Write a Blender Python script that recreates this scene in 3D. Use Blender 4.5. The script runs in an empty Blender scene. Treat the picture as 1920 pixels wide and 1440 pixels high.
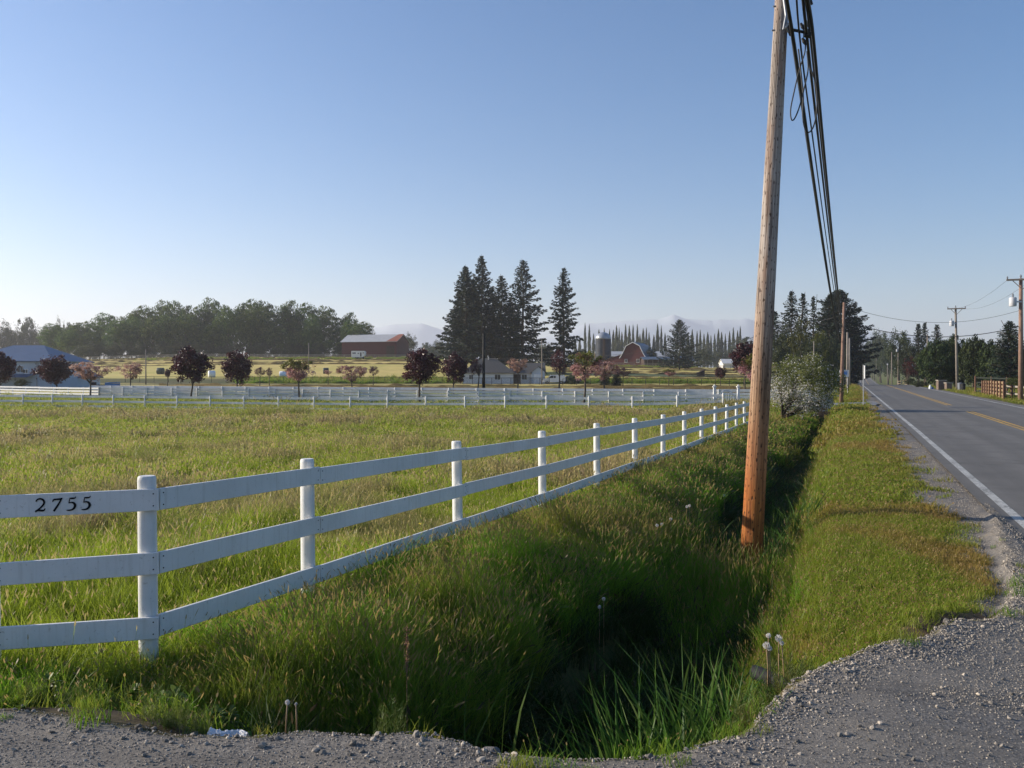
# Country road, white board fences and a leaning utility pole in evening sun
SKY_AIR, SKY_DUST, SKY_OZONE, SKY_STR = 1.0, .5, 3.0, .084
HAZE, HAZE_COL, EXPO = .00019, (.86, .87, .94), .72
import bpy, math, random
import numpy as np
from mathutils import Vector, Matrix
rad = math.radians
scene = bpy.context.scene
COL = scene.collection
EYE = 1.6
F = 1600.0
HY = 705.0
TH = math.atan(630/1600.0)
CT, ST = math.cos(TH), math.sin(TH)

def at(px, py, Y):
    return ((px-960)/F*Y, Y, EYE+(HY-py)/F*Y)
def ts(X, Y):
    return X*CT-Y*ST, X*ST+Y*CT
def xy(t, s):
    return t*CT+s*ST, -t*ST+s*CT

# ---------------------------------------------------------------- noise
_rn = np.random.RandomState(7)
_LAT = _rn.rand(256, 256)
def vnoise(x, y):
    x = np.asarray(x, float); y = np.asarray(y, float)
    xi = np.floor(x).astype(int); yi = np.floor(y).astype(int)
    fx = x-xi; fy = y-yi
    fx = fx*fx*(3-2*fx); fy = fy*fy*(3-2*fy)
    a = _LAT[xi & 255, yi & 255]; b = _LAT[(xi+1) & 255, yi & 255]
    c = _LAT[xi & 255, (yi+1) & 255]; d = _LAT[(xi+1) & 255, (yi+1) & 255]
    return (a*(1-fx)+b*fx)*(1-fy)+(c*(1-fx)+d*fx)*fy
def fbm(x, y, o=4):
    r = 0; a = .5; n = 0
    for i in range(o):
        r = r+a*vnoise(x*2**i+17*i, y*2**i+31*i); n += a; a *= .5
    return r/n
def sstep(a, b, x):
    u = np.clip((x-a)/(b-a), 0, 1)
    return u*u*(3-2*u)

# ---------------------------------------------------------------- terrain
def zroad(s):
    return np.interp(s, [-100, 0, 10, 30, 60, 100, 140, 155, 200, 260, 400, 650, 1100, 1700, 9000],
                     [-.3, -.3, -.3, -.17, -.07, .08, .22, .15, -.9, -1.9, -2.0, -.6, 7, 14, 14])
def bend(s):
    return np.maximum(0, s-150)*.0118*np.clip((s-150)/120, 0, 1)
_RY = np.array([60, 90, 120, 160, 185, 200, 240, 280, 330, 400, 600, 1200, 9000.])
_CX = np.array([-400, 0, 400, 800, 950, 1150, 1400, 1700.])
_PY = np.array([
 [777]*8, [745]*8, [731]*8, [722, 722, 722, 722, 723, 722, 722, 722], [720]*8,
 [710, 709, 709, 710, 718, 713, 714, 714], [702, 701, 700, 700, 704, 704, 706, 707],
 [692, 690, 685, 684, 692, 695, 698, 700], [684, 679, 670, 670, 680, 686, 691, 694],
 [681, 677, 668, 668, 678, 685, 690, 693], [690]*8, [699]*8, [704]*8], float)
_TZ = EYE+(HY-_PY)*_RY[:, None]/F
def table(X, Y):
    Ys = np.maximum(Y, 1)
    px = np.clip(960+F*X/Ys, -400, 1700)
    out = np.zeros_like(Ys)
    cols = [np.interp(Ys, _RY, _TZ[:, j]) for j in range(8)]
    idx = np.clip(np.searchsorted(_CX, px)-1, 0, 6)
    w = (px-_CX[idx])/(_CX[idx+1]-_CX[idx]); w = w*w*(3-2*w)
    C = np.stack(cols, 0)
    n = np.arange(C.shape[1])
    return C[idx, n]*(1-w)+C[idx+1, n]*w
_GX = [-60, -12, -2.4, -1, .3, .75, 1.05, 1.31, 1.8, 2.47, 3.43, 4.1, 5, 7, 12]
_GY = [6, 4.6, 4.05, 3.82, 3.64, 3.66, 3.86, 4.3, 4.8, 5.34, 6.1, 6.9, 8.6, 12.5, 24]
def dedge(X, Y):
    return Y-np.interp(X, _GX, _GY)-(fbm(X*2.3, Y*2.3, 3)-.5)*.28
_OT = np.array([-60, -4.3, -3.1, -2.35, -1.7, -1.0, -.62, -.2, .5, 1.2, 1.85, 2.0, 8.8, 9.0, 9.8, 11, 13, 16, 30])
_WF = np.array([1, 1, .90, .66, .03, 0, 0, 0, 0, 0, 0, 0, 0, 0, 0, 0, 0, 0, 0.])
_WD = np.array([0, 0, .10, .34, .97, 1, .45, .03, 0, 0, 0, 0, 0, 0, 0, 0, 0, 0, 0.])
_OF = np.array([0, 0, 0, 0, 0, 0, 0, -.04, 0, -.02, -.035, -.07, -.07, -.03, -.05, -.12, -.35, -.32, -.2])
def ground(X, Y, micro=True):
    X = np.atleast_1d(np.asarray(X, float)); Y = np.atleast_1d(np.asarray(Y, float))
    sh = X.shape; X = X.ravel(); Y = Y.ravel()
    t, s = ts(X, Y); tb = t-bend(s)
    zr = zroad(s)
    zf = np.interp(s, [0, 4.4, 9, 15, 21, 30, 60, 100], [-.3, -.37, -.5, -.6, -.7, -.76, -.9, -.9])
    zd = np.interp(s, [0, 4, 20, 50, 54.5, 56.5, 61, 63, 120], [-1.35, -1.45, -1.5, -1.5, -1.35, -.25, -.25, -1.1, -.6])
    zd = np.where((s > 55.5) & (s < 62), np.minimum(zd, zr-.12), zd)
    tw = tb+.42*sstep(9.5, 6.5, s)*np.interp(tb, [-4.3, -2.8, -2.1, -1.0], [0, 1, 1, 0])
    wf = np.interp(tw, _OT, _WF); wd = np.interp(tw, _OT, _WD); of = np.interp(tb, _OT, _OF)
    zf2 = zf+(-1.1-zf)*sstep(0, 38, -4.3-tb)
    zf2 = zf2+.10*sstep(0, 6, -4.3-tb)*(fbm(X*.35, Y*.35, 3)-.5)*1.2
    near = wf*zf2+wd*zd+(1-wf-wd)*zr+of
    tab = table(X, Y)
    wfar = sstep(62, 95, Y)*sstep(3.5, 26, -tb)
    z = near*(1-wfar)+tab*wfar
    if micro:
        m = sstep(2.2, .8, tb)+sstep(9.2, 11, tb)
        z = z+m*.05*(fbm(X*1.7, Y*1.7, 3)-.5)
    # gravel drive on which the picture was taken
    d = dedge(X, Y)
    zdr = -.02+(zr-.004+.02)*0-.28*sstep(-.3, 2.6, t)
    zdr = zdr+.03*(fbm(X*.9, Y*.9, 3)-.5)
    wide = np.interp(t, [-6, -3.4, -2.5, -.6, 0, 1.2], [1.5, 1.2, .75, .7, .28, .25])
    k = sstep(-.02, 1, d/wide)
    scarp = .12*sstep(-1.2, .2, t)*np.exp(-((d-.42)/.26)**2)*sstep(1.4, .6, t)
    z = np.where((Y < 26) & (tb < 1.9), zdr*(1-k)+z*k+scarp, z)
    # side drive bed
    q = drive_dist(X, Y)
    zs = drive_z(X, Y)
    kk = sstep(6.6, 3.9, q)
    z = np.where((tb < 1.9) & (q < 6.6), z*(1-kk)+(zs-.05)*kk, z)
    return z.reshape(sh)
def g1(X, Y):
    return float(ground(X, Y)[0])
DR = np.array([[30.5, 51.6], [24.8, 53.6], [21.6, 55.0], [18.6, 58.2], [18.2, 64], [18.8, 70], [16, 76], [5.5, 80.2], [-10, 84.6], [-30, 90.5], [-62, 100.]])
def _dense(P, n=14):
    out = []
    for i in range(len(P)-1):
        p0 = P[max(i-1, 0)]; p1 = P[i]; p2 = P[i+1]; p3 = P[min(i+2, len(P)-1)]
        for k in range(n):
            u = k/n
            out.append(.5*((2*p1)+(-p0+p2)*u+(2*p0-5*p1+4*p2-p3)*u*u+(-p0+3*p1-3*p2+p3)*u**3))
    out.append(P[-1]); return np.array(out)
DRD = _dense(DR)
_drs = np.concatenate([[0], np.cumsum(np.hypot(*np.diff(DRD, axis=0).T))])
_drz = np.interp(_drs, [0, 6.5, 12, 20, 30, 60, 120], [-.09, -.09, -.28, -.7, -.9, -.85, -.7])
def drive_dist(X, Y):
    d = np.full(X.shape, 99.)
    m = (X > -70) & (X < 34) & (Y > 44) & (Y < 108)
    if m.any():
        A = X[m][:, None]-DRD[None, :, 0]; B = Y[m][:, None]-DRD[None, :, 1]
        d[m] = np.sqrt((A*A+B*B).min(1))
    return d
def drive_z(X, Y):
    z = np.zeros(X.shape)
    m = (X > -70) & (X < 34) & (Y > 44) & (Y < 108)
    if m.any():
        A = X[m][:, None]-DRD[None, :, 0]; B = Y[m][:, None]-DRD[None, :, 1]
        z[m] = _drz[(A*A+B*B).argmin(1)]
    return z

# ---------------------------------------------------------------- object helpers
def props(o, label=None, cat=None, group=None, kind=None):
    if label: o['label'] = label
    if cat: o['category'] = cat
    if group: o['group'] = group
    if kind: o['kind'] = kind
    return o
def empty(name, loc, label, cat, group=None, rz=0):
    o = bpy.data.objects.new(name, None); COL.objects.link(o)
    o.location = loc; o.rotation_euler = (0, 0, rz); o.empty_display_size = .2
    return props(o, label, cat, group)
def link(name, me, parent=None, loc=None, **k):
    o = bpy.data.objects.new(name, me); COL.objects.link(o)
    if parent is not None: o.parent = parent
    if loc is not None: o.location = loc
    return props(o, **k)
def copy_tree(o, parent=None):
    c = o.copy(); COL.objects.link(c)
    if parent is not None: c.parent = parent
    for ch in list(o.children): copy_tree(ch, c)
    return c
def fastmesh(name, V, Fc, mats=(), attrs=None, mi=None, smooth=False, uv=None):
    """V (N,3); Fc (M,k) with k = 3 or 4, or a list of such arrays"""
    me = bpy.data.meshes.new(name)
    V = np.asarray(V, np.float32)
    if not isinstance(Fc, list): Fc = [Fc]
    Fc = [np.asarray(f, np.int32) for f in Fc if len(f)]
    nl = sum(f.size for f in Fc); nf = sum(len(f) for f in Fc)
    me.vertices.add(len(V)); me.vertices.foreach_set('co', V.ravel())
    me.loops.add(nl); me.loops.foreach_set('vertex_index', np.concatenate([f.ravel() for f in Fc]))
    tot = np.concatenate([np.full(len(f), f.shape[1], np.int32) for f in Fc])
    me.polygons.add(nf)
    me.polygons.foreach_set('loop_start', np.concatenate([[0], np.cumsum(tot)[:-1]]).astype(np.int32))
    if mi is not None: me.polygons.foreach_set('material_index', np.asarray(mi, np.int32))
    me.update(calc_edges=True)
    me.polygons.foreach_set('use_smooth', np.full(nf, smooth))
    for k, v in (attrs or {}).items():
        a = me.attributes.new(k, 'FLOAT', 'POINT'); a.data.foreach_set('value', np.asarray(v, np.float32))
    if uv is not None:
        l = me.uv_layers.new(name='UVMap')
        idx = np.concatenate([f.ravel() for f in Fc])
        l.data.foreach_set('uv', np.asarray(uv, np.float32)[idx].ravel())
    for m in mats: me.materials.append(m)
    return me
class MB:
    def __init__(s): s.v = []; s.f = []; s.m = []; s.uv = []
    def add(s, V, Fs, mi=0, uv=None):
        n = len(s.v); s.v += [tuple(p) for p in V]
        s.f += [tuple(i+n for i in f) for f in Fs]; s.m += [mi]*len(Fs)
        s.uv += [tuple(q) for q in uv] if uv is not None else [(0, 0)]*len(V)
    def box(s, c, size, rz=0, mi=0, M=None, bevel=0):
        x, y, z = [a/2 for a in size]
        V = [(sx*x, sy*y, sz*z) for sz in (-1, 1) for sy in (-1, 1) for sx in (-1, 1)]
        Fs = [(0, 2, 3, 1), (4, 5, 7, 6), (0, 1, 5, 4), (2, 6, 7, 3), (0, 4, 6, 2), (1, 3, 7, 5)]
        if M is None: M = Matrix.Translation(c) @ Matrix.Rotation(rz, 4, 'Z')
        s.add([M @ Vector(p) for p in V], Fs, mi)
    def beam(s, a, b, w, h, mi=0, up=(0, 0, 1)):
        """rectangular bar from a to b, w sideways, h along up; bevelled long edges"""
        a = Vector(a); b = Vector(b); d = (b-a).normalized(); u = Vector(up)
        sd = d.cross(u).normalized(); u = sd.cross(d).normalized()
        e = min(w, h)*.12
        prof = [(-w/2+e, -h/2), (w/2-e, -h/2), (w/2, -h/2+e), (w/2, h/2-e), (w/2-e, h/2), (-w/2+e, h/2), (-w/2, h/2-e), (-w/2, -h/2+e)]
        L = (b-a).length
        V = [p+sd*x+u*y for p in (a, b) for x, y in prof]
        uv = [(x+y, 0 if q == 0 else L) for q in (0, 1) for x, y in prof]
        n = 8
        Fs = [(i, (i+1) % n, n+(i+1) % n, n+i) for i in range(n)]+[tuple(range(n-1, -1, -1)), tuple(range(n, 2*n))]
        s.add(V, Fs, mi, uv)
    def tube(s, P, R, n=10, mi=0, caps=True):
        P = [Vector(p) for p in P]
        if not hasattr(R, '__len__'): R = [R]*len(P)
        V = []; uv = []; L = 0
        ref = None
        for i, p in enumerate(P):
            d = (P[min(i+1, len(P)-1)]-P[max(i-1, 0)])
            if d.length < 1e-9: d = Vector((0, 0, 1))
            d.normalize()
            if ref is None:
                ref = Vector((1, 0, 0)) if abs(d.x) < .9 else Vector((0, 1, 0))
            sd = (ref-d*ref.dot(d)).normalized(); ref = sd; u = d.cross(sd)
            if i: L += (P[i]-P[i-1]).length
            for k in range(n):
                a = 2*math.pi*k/n
                V.append(p+(sd*math.cos(a)+u*math.sin(a))*R[i]); uv.append((a*max(R), L))
        Fs = [(i*n+k, i*n+(k+1) % n, (i+1)*n+(k+1) % n, (i+1)*n+k) for i in range(len(P)-1) for k in range(n)]
        if caps: Fs += [tuple(range(n-1, -1, -1)), tuple((len(P)-1)*n+k for k in range(n))]
        s.add(V, Fs, mi, uv)
    def mesh(s, name, mats, smooth=False, angle=None):
        me = bpy.data.meshes.new(name)
        me.from_pydata(s.v, [], s.f)
        for m in (mats if isinstance(mats, (list, tuple)) else [mats]): me.materials.append(m)
        me.polygons.foreach_set('material_index', s.m)
        me.polygons.foreach_set('use_smooth', [bool(smooth)]*len(s.f))
        l = me.uv_layers.new(name='UVMap')
        li = np.zeros(len(me.loops), np.int32); me.loops.foreach_get('vertex_index', li)
        l.data.foreach_set('uv', np.asarray(s.uv, np.float32)[li].ravel())
        me.update()
        if angle: me.set_sharp_from_angle(angle=rad(angle))
        return me
    def build(s, name, mats, parent=None, loc=None, smooth=False, angle=None, **k):
        return link(name, s.mesh(name, mats, smooth, angle), parent, loc, **k)

# ---------------------------------------------------------------- materials
class NT:
    def __init__(s, name):
        s.m = bpy.data.materials.new(name); s.m.use_nodes = True
        s.t = s.m.node_tree; s.t.nodes.clear()
        s.out = s.t.nodes.new('ShaderNodeOutputMaterial')
    def n(s, ty, **k):
        nd = s.t.nodes.new(ty)
        for a, b in k.items(): setattr(nd, a, b)
        return nd
    def l(s, a, b): s.t.links.new(a, b); return b
    def setin(s, nd, key, v):
        if isinstance(v, bpy.types.NodeSocket): s.l(v, nd.inputs[key])
        elif isinstance(v, (tuple, list)) and len(v) == 3 and nd.inputs[key].type == 'RGBA': nd.inputs[key].default_value = (*v, 1)
        else: nd.inputs[key].default_value = v
    def attr(s, name, inst=False, what='Fac'):
        return s.n('ShaderNodeAttribute', attribute_name=name, attribute_type='INSTANCER' if inst else 'GEOMETRY').outputs[what]
    def coord(s, kind='Object', scale=(1, 1, 1), pos=False):
        src = s.n('ShaderNodeNewGeometry').outputs['Position'] if pos else s.n('ShaderNodeTexCoord').outputs[kind]
        m = s.n('ShaderNodeMapping'); m.inputs['Scale'].default_value = scale
        s.l(src, m.inputs['Vector']); return m.outputs[0]
    def noise(s, vec, scale=5, detail=4, rough=.55, dist=0):
        nd = s.n('ShaderNodeTexNoise'); s.l(vec, nd.inputs['Vector'])
        nd.inputs['Scale'].default_value = scale; nd.inputs['Detail'].default_value = detail
        nd.inputs['Roughness'].default_value = rough; nd.inputs['Distortion'].default_value = dist
        return nd.outputs['Fac']
    def voro(s, vec, scale=5, feature='F1', rnd=1, dim='3D', out='Distance'):
        nd = s.n('ShaderNodeTexVoronoi', feature=feature, voronoi_dimensions=dim); s.l(vec, nd.inputs['Vector'])
        nd.inputs['Scale'].default_value = scale; nd.inputs['Randomness'].default_value = rnd
        return nd.outputs[out]
    def ramp(s, fac, stops, interp='LINEAR'):
        nd = s.n('ShaderNodeValToRGB'); nd.color_ramp.interpolation = interp
        e = nd.color_ramp.elements
        while len(e) < len(stops): e.new(.5)
        for i, (p, c) in enumerate(stops):
            e[i].position = p; e[i].color = (*c, 1) if hasattr(c, '__len__') else (c, c, c, 1)
        s.l(fac, nd.inputs[0]); return nd.outputs[0]
    def mix(s, fac, a, b, mode='MIX'):
        nd = s.n('ShaderNodeMix', data_type='RGBA', blend_type=mode)
        s.setin(nd, 0, fac); s.setin(nd, 6, a); s.setin(nd, 7, b); return nd.outputs[2]
    def math(s, op, a, b=0, c=None, clamp=False):
        nd = s.n('ShaderNodeMath', operation=op, use_clamp=clamp)
        s.setin(nd, 0, a); s.setin(nd, 1, b)
        if c is not None: s.setin(nd, 2, c)
        return nd.outputs[0]
    def bump(s, h, strength=.3, dist=.02, nrm=None):
        nd = s.n('ShaderNodeBump'); s.l(h, nd.inputs['Height'])
        nd.inputs['Strength'].default_value = strength; nd.inputs['Distance'].default_value = dist
        if nrm is not None: s.l(nrm, nd.inputs['Normal'])
        return nd.outputs[0]
    def bsdf(s, col, rough=.7, bump=None, spec=.3, metal=0, **k):
        nd = s.n('ShaderNodeBsdfPrincipled')
        s.setin(nd, 'Base Color', col); s.setin(nd, 'Roughness', rough)
        nd.inputs['Specular IOR Level'].default_value = spec; nd.inputs['Metallic'].default_value = metal
        for a, b in k.items(): s.setin(nd, a, b)
        if bump is not None: s.l(bump, nd.inputs['Normal'])
        s.l(nd.outputs[0], s.out.inputs[0]); return nd
    def leaf(s, col, rough=.55, trans=.35, tcol=None, spec=.2):
        p = s.bsdf(col, rough, spec=spec)
        tr = s.n('ShaderNodeBsdfTranslucent'); s.setin(tr, 'Color', tcol if tcol is not None else col)
        mx = s.n('ShaderNodeMixShader'); mx.inputs[0].default_value = trans
        s.l(p.outputs[0], mx.inputs[1]); s.l(tr.outputs[0], mx.inputs[2]); s.l(mx.outputs[0], s.out.inputs[0])
MATS = {}
def mat_simple(name, col, rough=.7, var=.18, scale=3, bump=.15, spec=.3, metal=0, bdist=.01, kind='Object'):
    m = NT(name); v = m.coord(kind)
    n1 = m.noise(v, scale, 5, .6); n2 = m.noise(v, scale*7, 3, .6)
    lo = tuple(c*(1-var) for c in col); hi = tuple(min(1, c*(1+var)) for c in col)
    c = m.ramp(n1, [(.3, lo), (.7, hi)])
    c = m.mix(.35, c, m.ramp(n2, [(.35, tuple(x*(1-var*1.4) for x in col)), (.65, hi)]))
    m.bsdf(c, rough, m.bump(n2, bump, bdist), spec, metal); return m.m
# ---------------------------------------------------------------- material library
def m_white_paint():
    m = NT('white_fence_paint'); v = m.coord(pos=True)
    n = m.noise(v, 2.2, 5, .6); g = m.noise(m.coord(pos=True, scale=(9, 9, 55)), 1, 4, .6)
    sp = m.noise(v, 38, 3, .7)
    c = m.ramp(n, [(.3, (.64, .63, .60)), (.7, (.75, .745, .72))])
    c = m.mix(m.ramp(sp, [(.62, 0), (.72, .7)]), c, (.42, .39, .33))
    streak = m.noise(m.coord(pos=True, scale=(30, 30, 2.5)), 1, 5, .65)
    c = m.mix(m.ramp(streak, [(.52, 0), (.70, .42)]), c, (.48, .46, .40))
    m.bsdf(c, .62, m.bump(m.math('ADD', g, sp), .25, .003), .3); return m.m
def m_pole():
    m = NT('treated_pole_wood')
    uv = m.n('ShaderNodeUVMap').outputs[0]
    def mp(sc):
        q = m.n('ShaderNodeMapping'); q.inputs['Scale'].default_value = sc; m.l(uv, q.inputs[0]); return q.outputs[0]
    fib = m.noise(mp((38, .9, 1)), 1, 6, .75, .5)
    fib2 = m.noise(mp((160, 3.5, 1)), 1, 4, .6)
    big = m.noise(mp((6, .8, 1)), 1, 4, .6)
    tone = m.noise(mp((2.2, .35, 1)), 1, 3, .5)
    sep = m.n('ShaderNodeSeparateXYZ'); m.l(uv, sep.inputs[0]); h = sep.outputs[1]
    top = m.ramp(m.math('MULTIPLY_ADD', h, .155, m.math('MULTIPLY', tone, .22)), [(.16, 0), (.85, 1)])
    low = m.ramp(fib, [(.30, (.07, .018, .006)), (.46, (.34, .105, .022)), (.64, (.56, .21, .05))])
    mid = m.ramp(fib, [(.30, (.09, .045, .025)), (.5, (.33, .19, .105)), (.68, (.52, .34, .20))])
    hi = m.ramp(fib, [(.30, (.13, .10, .085)), (.5, (.38, .32, .275)), (.68, (.60, .53, .46))])
    c = m.mix(m.ramp(top, [(.12, 0), (.42, 1)]), low, mid)
    c = m.mix(m.ramp(top, [(.42, 0), (.85, 1)]), c, hi)
    c = m.mix(m.ramp(big, [(.5, 0), (.68, .6)]), c, (.20, .085, .035))
    # incising marks: rows of small dark slots
    def mapd(sc, off=(0, 0, 0)):
        q = m.n('ShaderNodeMapping'); q.inputs['Scale'].default_value = sc; q.inputs['Location'].default_value = off
        m.l(uv, q.inputs[0]); return q.outputs[0]
    v1 = m.voro(mapd((15, 6.5, 1)), 1, 'F1', .55, '2D')
    dots = m.ramp(v1, [(.06, 1), (.13, 0)])
    v2 = m.voro(mapd((7, 2.6, 1), (3, 5, 0)), 1, 'F1', .8, '2D')
    dots2 = m.ramp(v2, [(.045, 1), (.09, 0)])
    crack = m.ramp(m.noise(mp((30, .28, 1)), 1, 2, .5), [(.47, 0), (.5, 1), (.53, 0)])
    crack = m.math('MULTIPLY', crack, m.ramp(m.noise(mp((3, .6, 1)), 1, 1, .5), [(.5, 0), (.6, 1)]))
    dark = m.math('MAXIMUM', m.math('MULTIPLY', dots, .8), m.math('MULTIPLY', crack, 1.0))
    dark = m.math('MAXIMUM', dark, m.math('MULTIPLY', dots2, .9))
    c = m.mix(dark, c, (.045, .022, .012))
    hgt = m.math('SUBTRACT', m.math('ADD', m.math('MULTIPLY', fib, 1.0), m.math('MULTIPLY', fib2, .35)), m.math('MULTIPLY', dark, .9))
    m.bsdf(c, .78, m.bump(hgt, 1.0, .012), .25); return m.m
def m_ground():
    m = NT('meadow_soil'); v = m.coord(pos=True)
    gr = m.attr('gravel'); hay = m.attr('hay'); lawn = m.attr('lawn'); soil_a = m.attr('soil')
    big = m.noise(v, .12, 4, .6); mid = m.noise(v, 1.1, 5, .65); fine = m.noise(v, 14, 4, .7)
    grass = m.ramp(mid, [(.3, (.055, .068, .016)), (.55, (.105, .115, .03)), (.75, (.15, .125, .055))])
    grass = m.mix(m.ramp(big, [(.42, 0), (.62, .55)]), grass, (.15, .12, .06))
    grass = m.mix(m.ramp(fine, [(.35, .55), (.6, 0)]), grass, (.02, .024, .008))
    vh = m.coord(pos=True, scale=(.25, 1.6, 1))
    hn = m.noise(vh, 1.0, 5, .65)
    hayc = m.ramp(hn, [(.32, (.36, .29, .08)), (.52, (.60, .46, .15)), (.7, (.70, .56, .22))])
    hayc = m.mix(m.ramp(m.noise(v, .03, 3, .5), [(.45, 0), (.62, .4)]), hayc, (.32, .34, .06))
    c = m.mix(hay, grass, hayc)
    lw = m.ramp(m.noise(v, 3, 5, .7), [(.3, (.07, .085, .017)), (.55, (.14, .15, .03)), (.72, (.21, .17, .05))])
    c = m.mix(lawn, c, lw)
    soil = m.ramp(m.noise(v, 9, 5, .7), [(.3, (.035, .024, .015)), (.6, (.09, .062, .04)), (.8, (.16, .12, .09))])
    c = m.mix(soil_a, c, soil)
    c = m.mix(m.attr('ditch_shade'), c, (.012, .009, .006))  # deep ditch shade painted into the floor colour
    vo = m.voro(v, 88, out='Color'); vd = m.voro(v, 88)
    vo2 = m.voro(v, 150, out='Color')
    st = m.ramp(m.n('ShaderNodeSeparateColor').outputs[0] if False else m.math('ADD', vd, 0), [(.0, .42), (.75, .1)])
    sepn = m.n('ShaderNodeSeparateColor'); m.l(vo, sepn.inputs[0])
    sepf = m.n('ShaderNodeSeparateColor'); m.l(vo2, sepf.inputs[0])
    gc = m.ramp(sepn.outputs[0], [(0, (.11, .10, .087)), (.5, (.26, .232, .195)), (.85, (.40, .35, .285)), (1, (.55, .48, .39))])
    gc = m.mix(m.ramp(m.noise(v, 60, 3, .8), [(.42, .8), (.6, .1)]), gc, (.05, .047, .044))
    gc = m.mix(.4, gc, m.ramp(sepf.outputs[0], [(0, (.10, .098, .095)), (1, (.33, .31, .29))]))
    gc = m.mix(m.ramp(vd, [(.5, 0), (.9, .3)]), gc, (.05, .045, .042))
    gc = m.mix(m.ramp(m.noise(v, 1.6, 5, .6), [(.42, 0), (.62, .6)]), gc, (.27, .235, .19))
    trk = m.noise(m.coord(pos=True, scale=(.5, 2.6, 1)), 1.0, 4, .6)
    gc = m.mix(m.ramp(trk, [(.5, 0), (.66, .35)]), gc, (.09, .08, .07))
    edge = m.math('ADD', gr, m.math('MULTIPLY', m.math('SUBTRACT', m.noise(v, 6, 5, .7), .5), .9))
    gm = m.ramp(edge, [(.42, 0), (.6, 1)])
    c = m.mix(gm, c, gc)
    hgt = m.math('ADD', m.math('MULTIPLY', m.noise(v, 70, 4, .8), m.math('MULTIPLY', gm, 2.2)), m.math('MULTIPLY', fine, .6))
    m.bsdf(c, .92, m.bump(hgt, .55, .009), .15); return m.m
def m_asphalt(name, base, blue=0, cracks=True):
    m = NT(name); v = m.coord(pos=True)
    a = m.noise(v, 180, 3, .7); b = m.noise(v, 1.3, 5, .6)
    uv = m.n('ShaderNodeUVMap').outputs[0]
    q = m.n('ShaderNodeMapping'); q.inputs['Scale'].default_value = (1.6, .02, 1); m.l(uv, q.inputs[0])
    lanes = m.noise(q.outputs[0], 1, 3, .5)
    c0 = tuple(x*.8 for x in base); c1 = tuple(x*1.25 for x in base)
    c = m.ramp(b, [(.3, c0), (.7, c1)])
    c = m.mix(m.ramp(a, [(.3, .5), (.7, 0)]), c, tuple(x*.45 for x in base))
    c = m.mix(m.ramp(a, [(.62, 0), (.75, .5)]), c, tuple(min(1, x*2.2) for x in base))
    c = m.mix(m.ramp(lanes, [(.4, .6), (.62, 0)]), c, tuple(x*.62 for x in base))
    if cracks:
        ck = m.voro(m.coord(pos=True), .9, 'DISTANCE_TO_EDGE')
        ck = m.ramp(ck, [(0, .8), (.012, 0)]); pat = m.ramp(m.noise(v, .25, 2, .5), [(.5, 0), (.6, 1)])
        c = m.mix(m.math('MULTIPLY', ck, pat), c, (.015, .015, .016))
    m.bsdf(c, .82, m.bump(a, .5, .006), .3); return m.m
def m_paint(name, col):
    m = NT(name); v = m.coord(pos=True)
    w = m.noise(v, 25, 5, .75); w2 = m.noise(v, 1.5, 3, .6)
    k = m.math('ADD', w, m.math('MULTIPLY', w2, .4))
    c = m.ramp(k, [(.55, (.11, .108, .10)), (.72, tuple(x*.8 for x in col)), (.85, col)])
    m.bsdf(c, .7, m.bump(w, .3, .003), .3); return m.m
def m_grass(name, lo, hi, dry, seed, trans=.35, dryattr=True, rnd=.5):
    m = NT(name)
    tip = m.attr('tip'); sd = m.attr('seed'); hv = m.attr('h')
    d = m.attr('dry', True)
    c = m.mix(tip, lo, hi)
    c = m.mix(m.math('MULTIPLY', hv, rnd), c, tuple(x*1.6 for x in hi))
    if dryattr:
        k = m.math('MULTIPLY_ADD', d, 1.0, m.math('MULTIPLY', m.math('SUBTRACT', hv, .5), .55), clamp=True)
        c = m.mix(k, c, dry)
    c = m.mix(sd, c, seed)
    m.leaf(c, .5, trans, spec=.25); return m.m
def m_leaf(name, stops, trans=.3, rough=.5, spec=.25, attr='h'):
    m = NT(name)
    c = m.ramp(m.attr(attr), stops); oi = m.n('ShaderNodeObjectInfo').outputs['Random']
    hs = m.n('ShaderNodeHueSaturation'); m.l(c, hs.inputs['Color'])
    m.l(m.math('MULTIPLY_ADD', oi, .30, .85), hs.inputs['Value'])
    m.l(m.math('MULTIPLY_ADD', oi, .03, .485), hs.inputs['Hue'])
    m.leaf(hs.outputs[0], rough, trans, spec=spec); return m.m
def m_bark(name='tree_bark', a=(.05, .04, .03), b=(.15, .12, .095)):
    m = NT(name); n = m.noise(m.coord(scale=(9, 9, 1.5)), 2, 5, .7)
    m.bsdf(m.ramp(n, [(.3, a), (.7, b)]), .9, m.bump(n, .7, .03), .15); return m.m
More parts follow.
